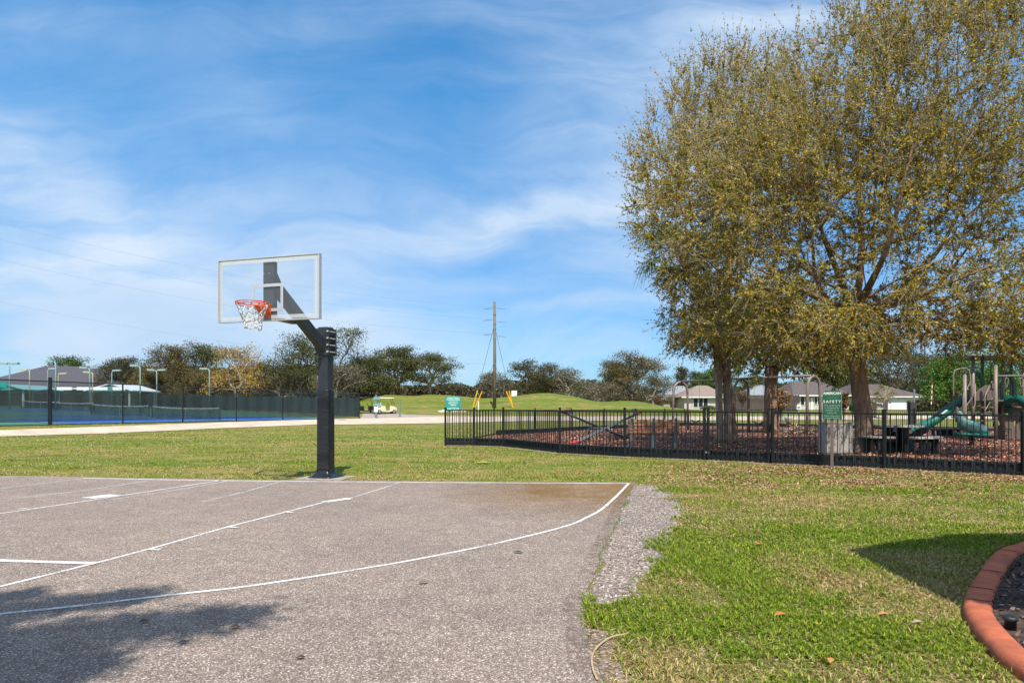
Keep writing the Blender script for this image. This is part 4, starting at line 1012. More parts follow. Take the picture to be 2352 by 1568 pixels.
for py in(723,745,756,778,836): z=UZ(py)-pb_.z;MB().tube([(0,0,z),(0,0,z+.12)],.225,10).build('band',M['steel'],t)
for (tx,ty,bxp,byp,gx,gy) in((1132,745,1086,952,1097,896),(1132,830,1091,952,1100,898),(1138,748,1178,950,1169,897),(1138,836,1179,950,1172,898)):
    bot=Vector(((bxp-1136)*s,-1.0+(gx%3)*.6,gh(pb_.x,DP_)-pb_.z));tp_=Vector((0,0,UZ(ty)-pb_.z));f=(HY-10-gy)*s/(tp_.z-bot.z);f=(UZ(gy)-pb_.z-bot.z)/(tp_.z-bot.z)
    MB().tube([bot,tp_],.022,4).build('guy_wire',M['wire'],t);mb=MB();mb.tube([bot,bot+(tp_-bot)*f],.085,6);mb.build('guy_guard',M['yellow'],t)
# overhead lines running off to the left, towards a pole outside the picture
top=[(706,(0,790)),(733,(0,880)),(766,(0,965)),(836,(0,1122))]
for i,(py,(lx,ly)) in enumerate(top):
    sc1=3840/2352
    a=PT(1127,py,DP_);lyv={0:503,1:541,2:588,3:686}[i];b=PT(-60,lyv-6,70.0)
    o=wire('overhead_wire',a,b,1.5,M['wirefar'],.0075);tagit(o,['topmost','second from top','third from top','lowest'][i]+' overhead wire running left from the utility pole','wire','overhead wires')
# green centre sign
q=GX(1041,84);t=thing('park_sign','teal board with white lettering on two grey posts, beside white rocks','sign',(q.x,84,q.z),R(4));s_=84/FPX
zt=CAMZ+(HY-910)*s_-q.z;zb=CAMZ+(HY-944.5)*s_-q.z
for sd in(-1,1): MB().box((sd*17*s_,.0,zt/2),(.17,.15,zt)).build('post',M['greypost'],t)
MB().box((0,-.10,(zt+zb)/2-.02),(32*s_,.05,zt-zb)).build('board',M['signteal'],t)
hh=zt-zb
for k,(s1,sz) in enumerate((('THOMAS TENNIS &',.20),('PICKLEBALL CENTER',.20),('Owned and Maintained by',.12),('Highlands County Recreation',.115),('MEMBERSHIP',.14),('_______________',.14),('PUBLIC WELCOME',.20),('Entry Fees Apply',.15))):
    text(s1,t,0,-.129,zt-hh*(.10+.118*k)-.02,sz,M['letter'],.86,0,1.0,.006)
for k,(px) in enumerate((1012,1019,1026,1040,1048,1056,1064,1070)):
    q=GX(px,81.5+(k%3)*.4);g=np.random.default_rng(k);mb=MB();mb.ball((0,0,.08),(.27,.2,.17),9,6);mb.v=[(x*(1+.25*noise.noise(Vector((x*4+k,y*4,z*4)))),y*(1+.3*noise.noise(Vector((x*5,y*4+k,z)))),z) for x,y,z in mb.v]
    o=mb.build('rock',M['rock']);o.location=q;o.rotation_euler=(0,0,k);o.scale=(g.uniform(.8,1.4),1,g.uniform(.7,1.2));tagit(o,'small white rock lying in the row under the teal sign','rock','white rocks under the teal sign')
q=GX(1099,86);o=MB().tube([(0,0,-.1),(0,0,1.25)],.075,8).build('marker_post',M['white']);o.location=q;tagit(o,'short white marker post left of the utility pole','post')
q=GX(1180,115);o=MB().box((0,0,.4),(.9,.08,1.0)).build('tee_board',M['white']);o.location=(PT(1181,HY,111).x,111,gh(PT(1181,HY,111).x,111));tagit(o,'small white board on the crest of the grass mound','board')
# direction post and short green post by the carts
q=GX(864,70);q.z=max(q.z,.5);s_=70/FPX;t=thing('direction_post','dull green direction post with small arrow boards and a white notice','sign post',(q.x,70,q.z))
zT=CAMZ+(HY-905)*s_-q.z;MB().box((0,0,zT/2-.1),(.17,.17,zT+.1)).build('post',M['greypost'],t);MB().box((0,0,.38),(.22,.22,.95)).build('base_sleeve',M['greypost'],t)
for px,py,w in((866,914,14),(866,929,17)): MB().box((.1,-.11,CAMZ+(HY-py)*s_-q.z),(w*s_,.03,.27)).build('arrow_board',M['tealroof'],t)
MB().box((0,-.12,CAMZ+(HY-940)*s_-q.z),(9*s_,.03,.52)).build('notice',M['white'],t)
q=GX(918,74);o=MB().box((0,0,.9),(.16,.16,1.9)).build('green_post',M['greypost']);o.location=q;tagit(o,'short dull green square post right of the cream golf cart','post')
# golf carts
def wheel(par,x,y,r=.235,w=.20,m='rim'):
    e=MB();e.tube([(x,y-w/2,r),(x,y-w/2+.03,r),(x,y+w/2-.03,r),(x,y+w/2,r)],[r*.9,r,r,r*.9],18);wh=e.build('wheel',M['tyre'],par,True)
    sg=1 if y>0 else -1;e=MB();e.tube([(x,y+sg*(w/2+.004),r),(x,y+sg*(w/2-.04),r)],[r*.56,r*.60],14);e.build('rim',M[m],wh)
def cart(label,loc,rz,body,roof,seatm,rearseat=True):
    t=thing('golf_cart',label,'golf cart',loc,rz,None)
    for x in(-.82,.84):
        for y in(-.48,.48): wheel(t,x,y)
    b=MB()
    sec=lambda x,w,z0,z1,c=.06:[(x,-w,z0),(x,-w,z1-c),(x,-w+c,z1),(x,w-c,z1),(x,w,z1-c),(x,w,z0)]
    b.loft([sec(-1.02,.46,.36,.60),sec(-.95,.56,.30,.70),sec(-.55,.58,.30,.76),sec(-.15,.58,.26,.72),sec(-.10,.56,.24,.34,.02),sec(.42,.55,.24,.34,.02)]);b.build('rear_body',M[body],t)
    b=MB();b.loft([sec(.40,.52,.26,.82),sec(.62,.56,.28,.88),sec(.95,.55,.32,.82),sec(1.18,.46,.36,.66,.09),sec(1.27,.33,.40,.54,.06)]);b.build('front_cowl',M[body],t,False,bevel=.02)
    b=MB();b.box((-.82,0,.38),(.34,1.12,.24));b.build('rear_bumper',M['blackpaint'],t,bevel=.01)
    b=MB();b.box((-.40,0,.80),(.52,.98,.13));b.build('seat',M[seatm],t,bevel=.04)
    b=MB();b.beam((-.62,0,.88),(-.70,0,1.24),.98,.10,up=(1,0,0));b.build('seat_back',M[seatm],t,bevel=.04)
    for y in(-.25,.25): b=MB();b.beam((-.56+.015,y,.90),(-.64+.015,y,1.20),.16,.10,up=(1,0,0));b.build('seat_panel',M['blackpaint'],t)
    if rearseat:
        b=MB();b.box((-1.05,0,.80),(.45,.98,.11));b.build('rear_seat',M[seatm],t,bevel=.03);b=MB();b.beam((-.80,0,.86),(-.76,0,1.14),.98,.09,up=(1,0,0));b.build('rear_seat_back',M[seatm],t,bevel=.03)
        b=MB();b.box((-1.30,0,.36),(.42,.9,.05));b.build('foot_deck',M['blackpaint'],t)
    for x0,x1 in((-.95,-.72),(.98,.62)):
        for y in(-.50,.50): MB().tube([(x0,y,.72),(x1,y,1.76)],.022,6).build('roof_strut',M['blackpaint'],t)
    b=MB();b.loft([[(x*q,y*q,z) for x,y in((-.98,-.58),(-1.05,-.5),(-1.05,.5),(-.98,.58),(.80,.58),(.87,.5),(.87,-.5),(.80,-.58))] for z,q in((1.75,.97),(1.79,1.0),(1.83,.95),(1.85,.7))]);b.build('roof',M[roof],t,True)
    b=MB();b.tube([(.50,.26,.80),(.30,.26,1.06)],.02,6);b.tube([(.30+.16*math.cos(a)*.5,.26+.17*math.sin(a),1.07+.14*math.cos(a)*.8) for a in[k*math.pi/7 for k in range(14)]],.016,5,closed=True);b.build('steering_wheel',M['blackpaint'],t)
    for y in(-.34,.34): MB().ball((1.17,y,.62),(.07,.09,.06),8,5).build('headlight',M['alu'],t,True)
    for y in(-.5,.5): MB().box((-1.03,y*.9,.58),(.03,.10,.10)).build('tail_light',M['red'],t)
    return t
q=at(886,950);cart('cream golf cart with white roof and rear facing seat on the gravel lot',(q.x,q.y,gh(q.x,q.y)),R(24),'cream','white','seatwhite')
q=at(838,948.8);cart('black golf cart partly hidden behind the corner of the windscreened fence',(q.x,q.y,gh(q.x,q.y)),R(18),'blackpaint','slate','blackpaint',False)

# ------------------------------------------------------------------ tennis enclosure
def TP(sd,tt,z=0): p=TC+TD*tt+TN*sd;return Vector((p[0],p[1],gh(p[0],p[1])+z))
def tq(s0,s1,t0,t1): return [tuple(TP(s,t)[:2]) for s,t in((s0,t0),(s0,t1),(s1,t1),(s1,t0))]
side=Vector((-50,65,0)).normalized()
gp=[tuple(TP(.5,-36)[:2]),tuple(TP(.5,-1.2)[:2]),(-17,67.0),(-75,141),(-135,150),(-120,60)]
tn=sheet('tennis_court',gp,M['tennisgreen'],.035,2.5,0,cell=5);tn['label']='green coated court area inside the windscreened fence'
rows=[(1.0,10.0,-27.5,-4.0),(13.0,19.2,-20,-5),(31,37.2,-11,3),(43.5,49.6,-6,8)]
for k,(a,b,c,d_) in enumerate(rows):
    o=sheet('blue_court',tq(a,b,c,d_),M['tennisblue'],.05,2.5,0,cell=5,kind=None,parent=tn)
    for (p,q) in (((a,c),(a,d_)),((b,c),(b,d_)),((a,c),(b,c)),((a,d_),(b,d_)),((a,(c+d_)/2-2.1),(b,(c+d_)/2-2.1)),((a,(c+d_)/2+2.1),(b,(c+d_)/2+2.1))):
        P=[np.array(TP(p[0]+(q[0]-p[0])*j/8,p[1]+(q[1]-p[1])*j/8)[:2]) for j in range(9)]
        strip('court_line',P,.09,M['courtline'],.065,tn)
def pnet(label,s0,s1,tt):
    a=TP(s0,tt);b=TP(s1,tt);t=thing('court_net',label,'net',(0,0,0),0,'pickleball nets')
    for p in(a,b): MB().tube([p,p+Vector((0,0,1.0))],.05,8).build('net_post',M['blackpaint'],t)
    n=8;P=[a+(b-a)*(i/n) for i in range(n+1)];top=[p+Vector((0,0,.95-.09*math.sin(math.pi*i/n))) for i,p in enumerate(P)]
    mb=MB();vs=[];
    for p,q in zip(P,top): vs+=[p+Vector((0,0,.08)),q]
    mb.add(vs,[(2*i,2*i+2,2*i+3,2*i+1) for i in range(n)]);mb.build('mesh',M['netmesh'],t)
    mb=MB();mb.add([v for q in top for v in(q-Vector((0,0,.09)),q+Vector((0,0,.03)))],[(2*i,2*i+2,2*i+3,2*i+1) for i in range(n)]);mb.build('top_band',M['courtline'],t)
    m_=(a+b)/2;MB().beam(m_+Vector((0,0,.0)),m_+Vector((0,0,.86)),.05,.01).build('centre_strap',M['courtline'],t)
pnet('nearest pickleball net, right of the long row behind the windscreen',2.2,9.2,-15.0)
pnet('pickleball net second nearest, left of the nearest one',12.5,19.5,-12.5)
pnet('pickleball net third nearest, just right of the thick fence post',30.5,37.5,-4.0)
pnet('farthest pickleball net, just left of the thick fence post',43,50,1.0)
# fences
def uvband(name,a,b,z0,z1,m,par,wave=0.0,n=8,ph=0):
    a=Vector(a);b=Vector(b);vs=[];L_=(b-a).length;uv=[]
    sd=(b-a).cross(Vector((0,0,1))).normalized()
    for i in range(n+1):
        p=a+(b-a)*(i/n);off=sd*(.025*wave*math.sin(i*2.3+ph));dz_=wave*.06*math.sin(i*1.7+ph*3)
        vs+=[p+Vector((0,0,z0))+off,p+Vector((0,0,z1+dz_-.04*wave*math.sin(math.pi*i/n)))+off];uv+=[(L_*i/n,z0),(L_*i/n,z1)]
    me=bpy.data.meshes.new(name);fs=[(2*i,2*i+2,2*i+3,2*i+1) for i in range(n)];me.from_pydata([tuple(v) for v in vs],[],fs)
    ul=me.uv_layers.new(name='UVMap')
    for p in me.polygons:
        for li,vi in zip(p.loop_indices,p.vertices): ul.data[li].uv=uv[vi]
    return link(name,me,m,par)
def cfence(label,P,hgt=2.42,screen=(.20,1.95),thick=(),group='tennis enclosure fences',sc=True,rail=.034,sm_='screen'):
    t=thing('chain_link_fence',label,'fence',(0,0,0),0,group)
    for i,p in enumerate(P):
        r_=.10 if i in thick else .048;e=.22 if i in thick else .03
        MB().tube([p-Vector((0,0,.1)),p+Vector((0,0,hgt+e))],r_,8).build('post',M['blackpaint'],t)
    for i,(a,b) in enumerate(zip(P[:-1],P[1:])):
        MB().tube([a+Vector((0,0,hgt)),b+Vector((0,0,hgt))],rail,6).build('top_rail',M['blackpaint'],t)
        uvband('wire_mesh',a,b,.03,hgt,M['chain'],t,0,2)
        if sc: uvband('windscreen',a+(a-b).normalized()*-.08,b,screen[0],screen[1],M[sm_],t,1.0,10,i*1.3)
    return t
def fpx(px):
    k=(px-HX)/FPX;D=40.4/(.4-k);return Vector((k*D,D,gh(k*D,D)))
cfence('near black chain link fence with dark green windscreens along the courts',[TP(0,-38),TP(0,-33.5)]+[fpx(x) for x in(115,282,420,543,650,745,825)],thick=(2,))
c0=Vector((TC[0],TC[1],0));FS=[Vector((p.x,p.y,gh(p.x,p.y))) for p in [c0+side*d_ for d_ in(0,7,14,22,31,41,52,64,78,93)]]
cfence('far side windscreened fence running back from the corner by the golf carts',FS,sm_='screenfar')
BK=[TP(62,tt) for tt in(-46,-38,-30,-22,-14,-6,2,10,18,26)]
cfence('rear windscreened fence behind the farthest courts',BK,sm_='screenfar')
# white banners on the rear fence
for k,(x0,x1) in enumerate(((130,165),(176,210),(213,247),(256,288))):
    D=92.0;a=PT(x0,HY,D);b=PT(x1,HY,D);o=MB().box(((a.x+b.x)/2,D,PT(0,892,D).z),(b.x-a.x,.05,7*D/FPX)).build('banner',M['white']);tagit(o,['white banner panel nearest the thick fence post','second white banner panel from the left','third white banner panel, left of the gable','rightmost white banner panel, right of the gable'][k],'banner','white banners above the windscreen')
o=MB().box((PT(2,HY,60).x,60,PT(0,884,60).z),(28*60/FPX,.06,12*60/FPX)).build('green_board',M['signteal']);tagit(o,'plain green board at the left end of the tennis fence','board')
# court lights
def lamp(label,px,ytop,D,heads,yel=False,hw=18):
    q=GX(px,D);t=thing('court_light',label,'lamp post',(q.x,D,q.z),0,'tennis court lights');s=D/FPX;z=CAMZ+(HY-ytop)*s-q.z;m=M['lampyellow' if yel else 'lamp']
    hd=heads[0];MB().tube([(0,0,-.1),(0,0,z-.35),(-.05*hd*-1,0,z-.12),(hd*.25,0,z),(hd*.4,0,z)],[.085,.07,.065,.06,.055],8).build('pole',m,t,True)
    for h_ in heads:
        L_=hw*s;MB().box((h_*(.15+L_/2),0,z+.02),(L_,.45,.20),ry=R(-3*h_)).build('lamp_head',m,t,bevel=.02)
for a in ((('twin headed court light above the teal pavilion roof',22,835,74,(-1,1))),('yellowish hooked court light in front of the dark roof',68,849,88,(-1,),True),('single court light just left of the thick fence post line',110,847,84,(1,)),('tallest hooked court light beside the thick fence post',128,830,70,(-1,)),('distant small yellowish court light over the first banner',134,858,105,(1,),True),
  ('twin headed court light left of the white gable',206,845,78,(-1,1)),('yellowish hooked court light close to the white gable',213,855,92,(-1,),True),('single court light above the right gable slope',257,851,88,(1,)),('hooked court light between the gable and the oak row',322,840,72,(-1,)),('twin headed court light in front of the dark oaks',360,850,84,(-1,1)),('hooked court light in front of the yellow tree',481,847,80,(-1,))):
    lamp(*a)

# ------------------------------------------------------------------ buildings
def hiproof(x0,x1,y0,y1,ze,zr,inset,ov=.6):
    mb=MB();a=[(x0-ov,y0-ov,ze),(x1+ov,y0-ov,ze),(x1+ov,y1+ov,ze),(x0-ov,y1+ov,ze)];ym=(y0+y1)/2;mb.add(a+[(x0+inset,ym,zr),(x1-inset,ym,zr)]+[(p[0],p[1],ze-.18) for p in a],
      [(0,1,5,4),(1,2,5),(2,3,4,5),(3,0,4),(0,6,7,1),(1,7,8,2),(2,8,9,3),(3,9,6,0),(6,9,8,7)]);return mb
def house(label,D,pl,pr,ye,yr,depth,wallm,roofm,inl,inr,wins=(),name='house',base_y=945,doors=(),porch=None):
    s=D/FPX;x0=(pl-HX)*s;x1=(pr-HX)*s;z=gh((x0+x1)/2,D)-.1;t=thing(name,label,'house' if name=='house' else 'building',(x0,D,z),0)
    W_=x1-x0;ze=CAMZ+(HY-ye)*s-z;zr=CAMZ+(HY-yr)*s*(1+depth/2/D)-z
    MB().box((W_/2,depth/2,ze/2),(W_,depth,ze)).build('wall',M[wallm],t)
    mb=MB();ov=.7;a=[(-ov,-ov,ze),(W_+ov,-ov,ze),(W_+ov,depth+ov,ze),(-ov,depth+ov,ze)];ym=depth/2
    mb.add(a+[((inl-pl)*s,ym,zr),((inr-pl)*s,ym,zr)]+[(p[0],p[1],ze-.2) for p in a],[(0,1,5,4),(1,2,5),(2,3,4,5),(3,0,4),(0,6,7,1),(1,7,8,2),(2,8,9,3),(3,9,6,0),(6,9,8,7)]);mb.build('roof',M[roofm],t)
    MB().box((W_/2,-ov-.03,ze-.10),(W_+2*ov,.05,.20)).build('fascia',M['white'],t)
    for (a_,b_,y0_,y1_,mn) in wins:
        xa,xb=(a_-pl)*s,(b_-pl)*s;za,zb_=CAMZ+(HY-y1_)*s-z,CAMZ+(HY-y0_)*s-z
        w=MB();w.box(((xa+xb)/2,-.05,(za+zb_)/2),(xb-xa,.09,zb_-za));n=max(2,round((xb-xa)/1.1));f=w.build('window',M['white'],t)
        for k in range(n):
            c=xa+(xb-xa)*(k+.5)/n;p=MB();p.box((c,-.105,(za+zb_)/2),((xb-xa)/n-.14,.03,zb_-za-.16));p.build('pane',M['darkglass'],f)
    for (a_,b_,y0_,mn) in doors:
        xa,xb=(a_-pl)*s,(b_-pl)*s;zb_=CAMZ+(HY-y0_)*s-z;d_=MB().box(((xa+xb)/2,-.05,zb_/2),(xb-xa,.08,zb_)).build('garage_door' if b_-a_>22 else 'door',M[mn],t)
        if b_-a_>22:
            for k in range(4): MB().box(((xa+xb)/2,-.093,zb_*(k+.5)/4),((xb-xa)-.2,.02,zb_/4-.09)).build('door_panel',M[mn],d_)
    return t
house('long low community building with large dark grey hip roof on the left',125,-90,300,891,841,26,'stuccobeige','shingle',-10,166,name='building')
house('pale grey roofed house behind the first swing arch',150,1524,1612,915,886,12,'stuccobeige','shinglegrey',1558,1586,[(1541,1549,918,930,'w'),(1553,1564,918,931,'w')],doors=[(1566,1571,919,'white')])
house('tan roofed house with a screened porch left of the palm trunks',132,1572,1665,911,885,12,'stucco','shingletan',1620,1645,[(1592,1626,914,935,'w'),(1644,1658,914,930,'w')],doors=[(1576,1581,919,'white')])
house('grey roofed house between the swing arches, behind the board fence',150,1718,1800,912,884,12,'stuccobeige','shinglegrey',1758,1775,[(1745,1752,918,928,'w')])
house('brown roofed house with a white pillared porch by the safety sign',118,1826,1950,907,876,12,'stucco','shinglebrown',1850,1920,[(1838,1858,910,930,'w'),(1870,1884,911,928,'w')],doors=[(1862,1867,912,'white')])
house('white house with double garage doors and brown roof right of the large trunk',124,1964,2118,910,882,13,'stuccowhite','shinglebrown',1992,2062,[],doors=[(2003,2040,914,'stuccowhite'),(2046,2082,914,'stuccowhite')])
house('low pale roofed house half hidden behind trees past the mound',190,1398,1516,918,903,12,'stuccowhite','shinglegrey',1425,1490,[(1480,1498,922,931,'w')])
house('low dark roofed house seen above the far end of the tennis fence',150,505,640,912,896,14,'stuccobeige','shingle',545,600,[(560,580,916,926,'w')])
for k,px in enumerate((1836,1858,1880)):
    pass
# pavilions inside the tennis centre
def pavilion(label,D,pl,pr,pm,ye,yp,roofm,dep=7):
    s=D/FPX;x0,x1,xm=((p-HX)*s for p in(pl,pr,pm));z=gh(xm,D);t=thing('pavilion',label,'pavilion',(xm,D,z));ze=CAMZ+(HY-ye)*s-z;zp=CAMZ+(HY-yp)*s-z;a,b=x0-xm,x1-xm
    for y in(0,dep):
        for x in(a*.8,b*.8): MB().box((x,y,ze/2),(.22,.22,ze)).build('post',M['white'],t)
    mb=MB();mb.add([(a,-.5,ze),(0,-.5,zp),(b,-.5,ze),(a,dep+.5,ze),(0,dep+.5,zp),(b,dep+.5,ze),(a,-.5,ze-.15),(0,-.5,zp-.15),(b,-.5,ze-.15),(a,dep+.5,ze-.15),(0,dep+.5,zp-.15),(b,dep+.5,ze-.15)],[(0,3,4,1),(1,4,5,2),(6,7,10,9),(7,8,11,10),(0,1,7,6),(1,2,8,7),(0,6,9,3),(2,5,11,8)]);mb.build('roof',M[roofm],t)
    MB().prism([(a*.9,-.3,ze-.1),(b*.9,-.3,ze-.1),(0,-.3,zp-.2)],(0,1,0),.1).build('gable',M['tealwall'],t)
pavilion('white metal gabled court pavilion with teal gable wall',100,196,308,256,896,880,'whiteroof')
pavilion('teal hipped pavilion roof at the left edge behind the windscreen',90,-20,62,22,894,882,'tealroof')
# pergola pillars
for k,px in enumerate((346,356,376,399,434,452,484,497,512)):
    q=GX(px,140);hp=CAMZ+(HY-(891 if px<480 else 895))*140/FPX-q.z;o=MB().box((0,0,hp/2),(.30,.30,hp)).build('pillar',M['stucco']);MB().box((0,0,hp-.1),(.40,.40,.18)).build('capital',M['stuccobeige'],o);o.location=(q.x,140,q.z);tagit(o,'cream square pillar standing in the row behind the far courts','pillar','cream pillars behind the courts')
o=MB().box((PT(430,HY,140.6).x,140.6,5.2),(16.5,.08,.18)).build('low_white_rail',M['white']);o.location.z=0;tagit(o,'long low white rail behind the cream pillars','rail')
# board fence and odds and ends on the right
t=thing('board_fence','dark weathered board fence in front of the houses between swing arches','fence',(0,0,0))
a=PT(1684,HY,100);b=PT(1836,HY,100);n=6;zt=PT(0,907,100).z
for k in range(n):
    xa=a.x+(b.x-a.x)*k/n;xb=a.x+(b.x-a.x)*(k+1)/n;mb=MB();m_=8
    for j in range(m_): w=(xb-xa)/m_;mb.box((xa+w*(j+.5),100,(zt+.8)/2+.03*math.sin(j*3+k)),(w-.02,.03,zt-.8))
    mb.build('board_panel',M['woodfence'],t)
q=GX(1835,86);t=thing('yard_sign','small white and green house shaped yard sign on the lawn beyond the swings','sign',q);s_=86/FPX
MB().prism([(-.26,0,.35),(.26,0,.35),(.26,0,.85),(.14,0,1.02),(-.14,0,1.02),(-.26,0,.85)],(0,1,0),.04).build('board',M['white'],t);MB().prism([(-.19,-.004,.45),(.19,-.004,.45),(.19,-.004,.75),(-.19,-.004,.75)],(0,1,0),.003).build('print',M['tealroof'],t);MB().box((0,.02,.15),(.05,.04,.5)).build('post',M['white'],t)
q=Vector((PT(2095,HY,40).x,40,.1));t=thing('timber_post','dark timber post with a galvanised pipe standing beyond the picnic table','post',q);zt=PT(0,924,40).z-.1;MB().box((0,0,zt/2),(.36,.3,zt)).build('timber',M['darkpost'],t);MB().tube([(.06,-.1,zt-.3),(.06,-.1,PT(0,893,40).z-.1)],.05,8).build('pipe',M['steel'],t)
q=Vector((PT(2139,HY,62).x,62,gh(PT(2139,HY,62).x,62)));t=thing('marker_pole','thin red and white banded marker pole beyond the slide','marker',q)
zt=PT(0,878,62).z-q.z;MB().tube([(0,0,0),(0,0,zt*.45)],.03,6).build('pole',M['wire'],t)
for k in range(8): MB().tube([(.02*k*.6,0,zt*(.45+.069*k)),(.02*(k+1)*.6,0,zt*(.45+.069*(k+1)))],.045,6).build('band',M['red' if k%2 else 'white'],t)
# ------------------------------------------------------------------ far trees
def oak(label,px,ytop,width,D,seed,kind='dark',ybase=None,group='trees along the skyline',name='oak_tree',tr=None,moss=True,lean=0,flat=.75,low=.35,n_at=None,m='leaf'):
    g=np.random.default_rng(seed);s=D/FPX;x=(px-HX)*s;z=gh(x,D);H=CAMZ+(HY-ytop)*s-z;W_=width*s/2*1.32
    t=thing(name,label,'tree',(x,D,z-.1),0,group)
    tr=tr or max(.25,H*.03);fk=H*g.uniform(.26,.34)
    pal={'dark':([(.085,.090,.035),(.13,.12,.045),(.055,.055,.026),(.17,.13,.075)],[4,3,3,2]),
         'olive':([(.10,.12,.035),(.15,.155,.045),(.055,.062,.022),(.17,.135,.075)],[4,3,3,1]),
         'green':([(.07,.125,.025),(.12,.18,.035),(.035,.06,.015)],[4,3,2]),
         'bright':([(.08,.17,.025),(.14,.25,.04),(.04,.09,.018)],[4,3,2]),
         'brown':([(.20,.14,.055),(.12,.115,.040),(.26,.17,.075),(.08,.07,.03)],[4,3,2,2]),
         'yellow':([(.46,.28,.06),(.54,.36,.11),(.32,.21,.09)],[4,3,2]),
         'grey':([(.20,.17,.125),(.12,.11,.07),(.26,.22,.17),(.11,.12,.05)],[4,3,2,2])}[kind]
    nb=max(7,int(13*width/100));n_at=n_at or int(110+width*1.5)
    pts=[]
    for k in range(nb):
        a=g.random()*6.28;rr=g.uniform(.15,.80)**.8;c=np.array((math.cos(a)*W_*rr,math.sin(a)*W_*rr*.8,H*(low+(1-low)*g.uniform(.25,.80)*(1-.35*rr**2))))
        r=(W_*g.uniform(.28,.42),W_*g.uniform(.28,.42),H*(1-low)*g.uniform(.16,.24));pts.append(ellip(max(6,n_at//nb),c,r,g,.6))
    pts.append(ellip(max(6,n_at//6),np.array((0,0,H*.78)),(W_*.5,W_*.45,H*.20),g,.7))
    att=np.concatenate(pts);zz=np.percentile(att[:,2],97);att[:,2]=fk*.8+(att[:,2]-fk*.8)*(H*.97-fk*.8)/(zz-fk*.8);att=att[att[:,2]<H*1.03]
    P,par=grow([[(0,0,0),(lean*.3,0,fk*.6),(lean*.5,0,fk)]],att,max(.5,H*.06),g,.16,.10)
    r,tip=radii(par,.035 if kind!='yellow' else .03,.52,tr);i=np.arange(len(P))[par>=0]
    V,F=prisms(P[par[i]],P[i],np.minimum(r[par[i]],r[i]*1.5),r[i],6);big('trunk',V,F,M['barkpale' if kind in('yellow','grey') else 'barkfar'],t,smooth=True)
    T=np.arange(len(P))[tip];k=105 if kind not in('yellow','grey') else 55
    cl=max(.6,H*.062);C=rep(P[T],k)+g.normal(size=(len(T)*k,3))*np.array((cl,cl,cl*.55));n=len(C);lf=max(.15,s*1.9)
    V,F=cards(C,g.uniform(.7,1.5,n)*lf*1.5,g.uniform(.7,1.4,n)*lf*.9,None,g)
    tn_=rep(palette(len(T),[(1,1,1),(.75,.78,.8),(1.25,1.2,1.1)],[3,2,2],g,.1),k);c=palette(n,pal[0],pal[1],g,.2)*tn_
    CV,CF,CC=V,F,rep(c,4)
    if moss:
        Q_=np.arange(len(P))[(P[:,2]>H*.3)&(P[:,2]<H*.85)];Q_=g.choice(Q_,min(len(Q_),int(width*.9)));A=P[Q_]+g.normal(size=(len(Q_),3))*.3;L_=g.uniform(.4,1.3,(len(A),1))*H*.042
        U=np.zeros((len(A),3));U[:,2]=L_[:,0];w=unit(g.normal(size=(len(A),3))*np.array((1,1,.1)))*L_*.14
        V,F=quads(A-U*.8,U,w);CF=np.concatenate([CF,F+len(CV)]);CV=np.concatenate([CV,V]);CC=np.concatenate([CC,rep(palette(len(A),[(.17,.15,.12),(.12,.10,.08)],[1,1],g,.15),4)])
    big('crown',CV,CF,M[m],t,col=CC)
    return t
LT=[
 ('green leafed tree rising above the dark hip roof',165,824,105,150,'green',1),
 ('dark mossy tree right of the hip roof',285,822,95,128,'dark',1),
 ('spreading brown green oak left of the yellow tree',400,797,105,122,'brown',1),
 ('broad topped oak touching the yellow tree on its left',455,792,90,126,'olive',1),
 ('low brown oak filling the gap under the court lights',345,846,100,116,'brown',1),
 ('low oak behind the hooked court light',475,852,90,114,'brown',1),
 ('bare branched tree with orange yellow flowers',542,798,112,108,'yellow',0),
 ('oak just right of the yellow tree',610,836,85,118,'olive',1),
 ('low shaggy oak left of the basketball post',645,850,90,112,'grey',1),
 ('tall oak seen left of the basketball post',690,775,120,112,'olive',1),
 ('tall mossy oak right of the basketball post',800,762,110,108,'olive',1),
 ('short grey mossy oak above the fence corner',770,842,100,100,'grey',1),
 ('oak above the black golf cart',850,822,90,110,'olive',1),
 ('oak above the cream golf cart',915,800,100,116,'olive',1),
 ('isolated spreading oak at the right end of the row',988,815,118,116,'olive',1),
 ('greyish tree just left of the utility pole top edge of the wood',1135,858,75,150,'grey',0),
 ('dark tall tree right of the yellow guy guards',1212,832,95,150,'dark',1),
 ('dark rounded tree beside the tall dark one',1262,840,85,156,'dark',1),
 ('pale half bare tree behind the mound crest',1310,850,90,150,'grey',0),
 ('brownish bushy tree at the foot of the mound',1372,880,75,136,'grey',0),
 ('large rust and green oak left of the playground trees',1452,814,115,140,'brown',1),
 ('green oak behind the rust coloured one',1425,836,80,150,'olive',1),
 ('small grey tree in front of the pale roofed house',1500,866,70,138,'grey',0),
 ('slim dark pine right of the rust coloured oak',1566,848,40,185,'dark',0),
 ('second slim dark pine left of the palm trunks',1606,856,44,190,'dark',0),
 ('leafy tree behind the tan roofed house',1640,850,70,175,'green',0),
 ('green tree behind the swing beam',1725,868,90,160,'olive',0),
 ('green tree behind the safety sign',1890,846,100,150,'olive',0),
 ('dark mossy oak behind the white garage',2065,796,185,138,'dark',1),
 ('dark tree left of the bright green one',2130,818,120,150,'dark',1),
 ('bright green bushy tree behind the play structure',2205,812,110,78,'bright',0),
 ('bright green tree at the right edge behind the canopy',2320,806,120,80,'bright',0),
]
for k,(lab,px,yt,wd_,D,kd,ms) in enumerate(LT): oak(lab,px,yt,wd_,D,100+k,kd,moss=bool(ms),low=.12 if kd in('bright','green') else .17)
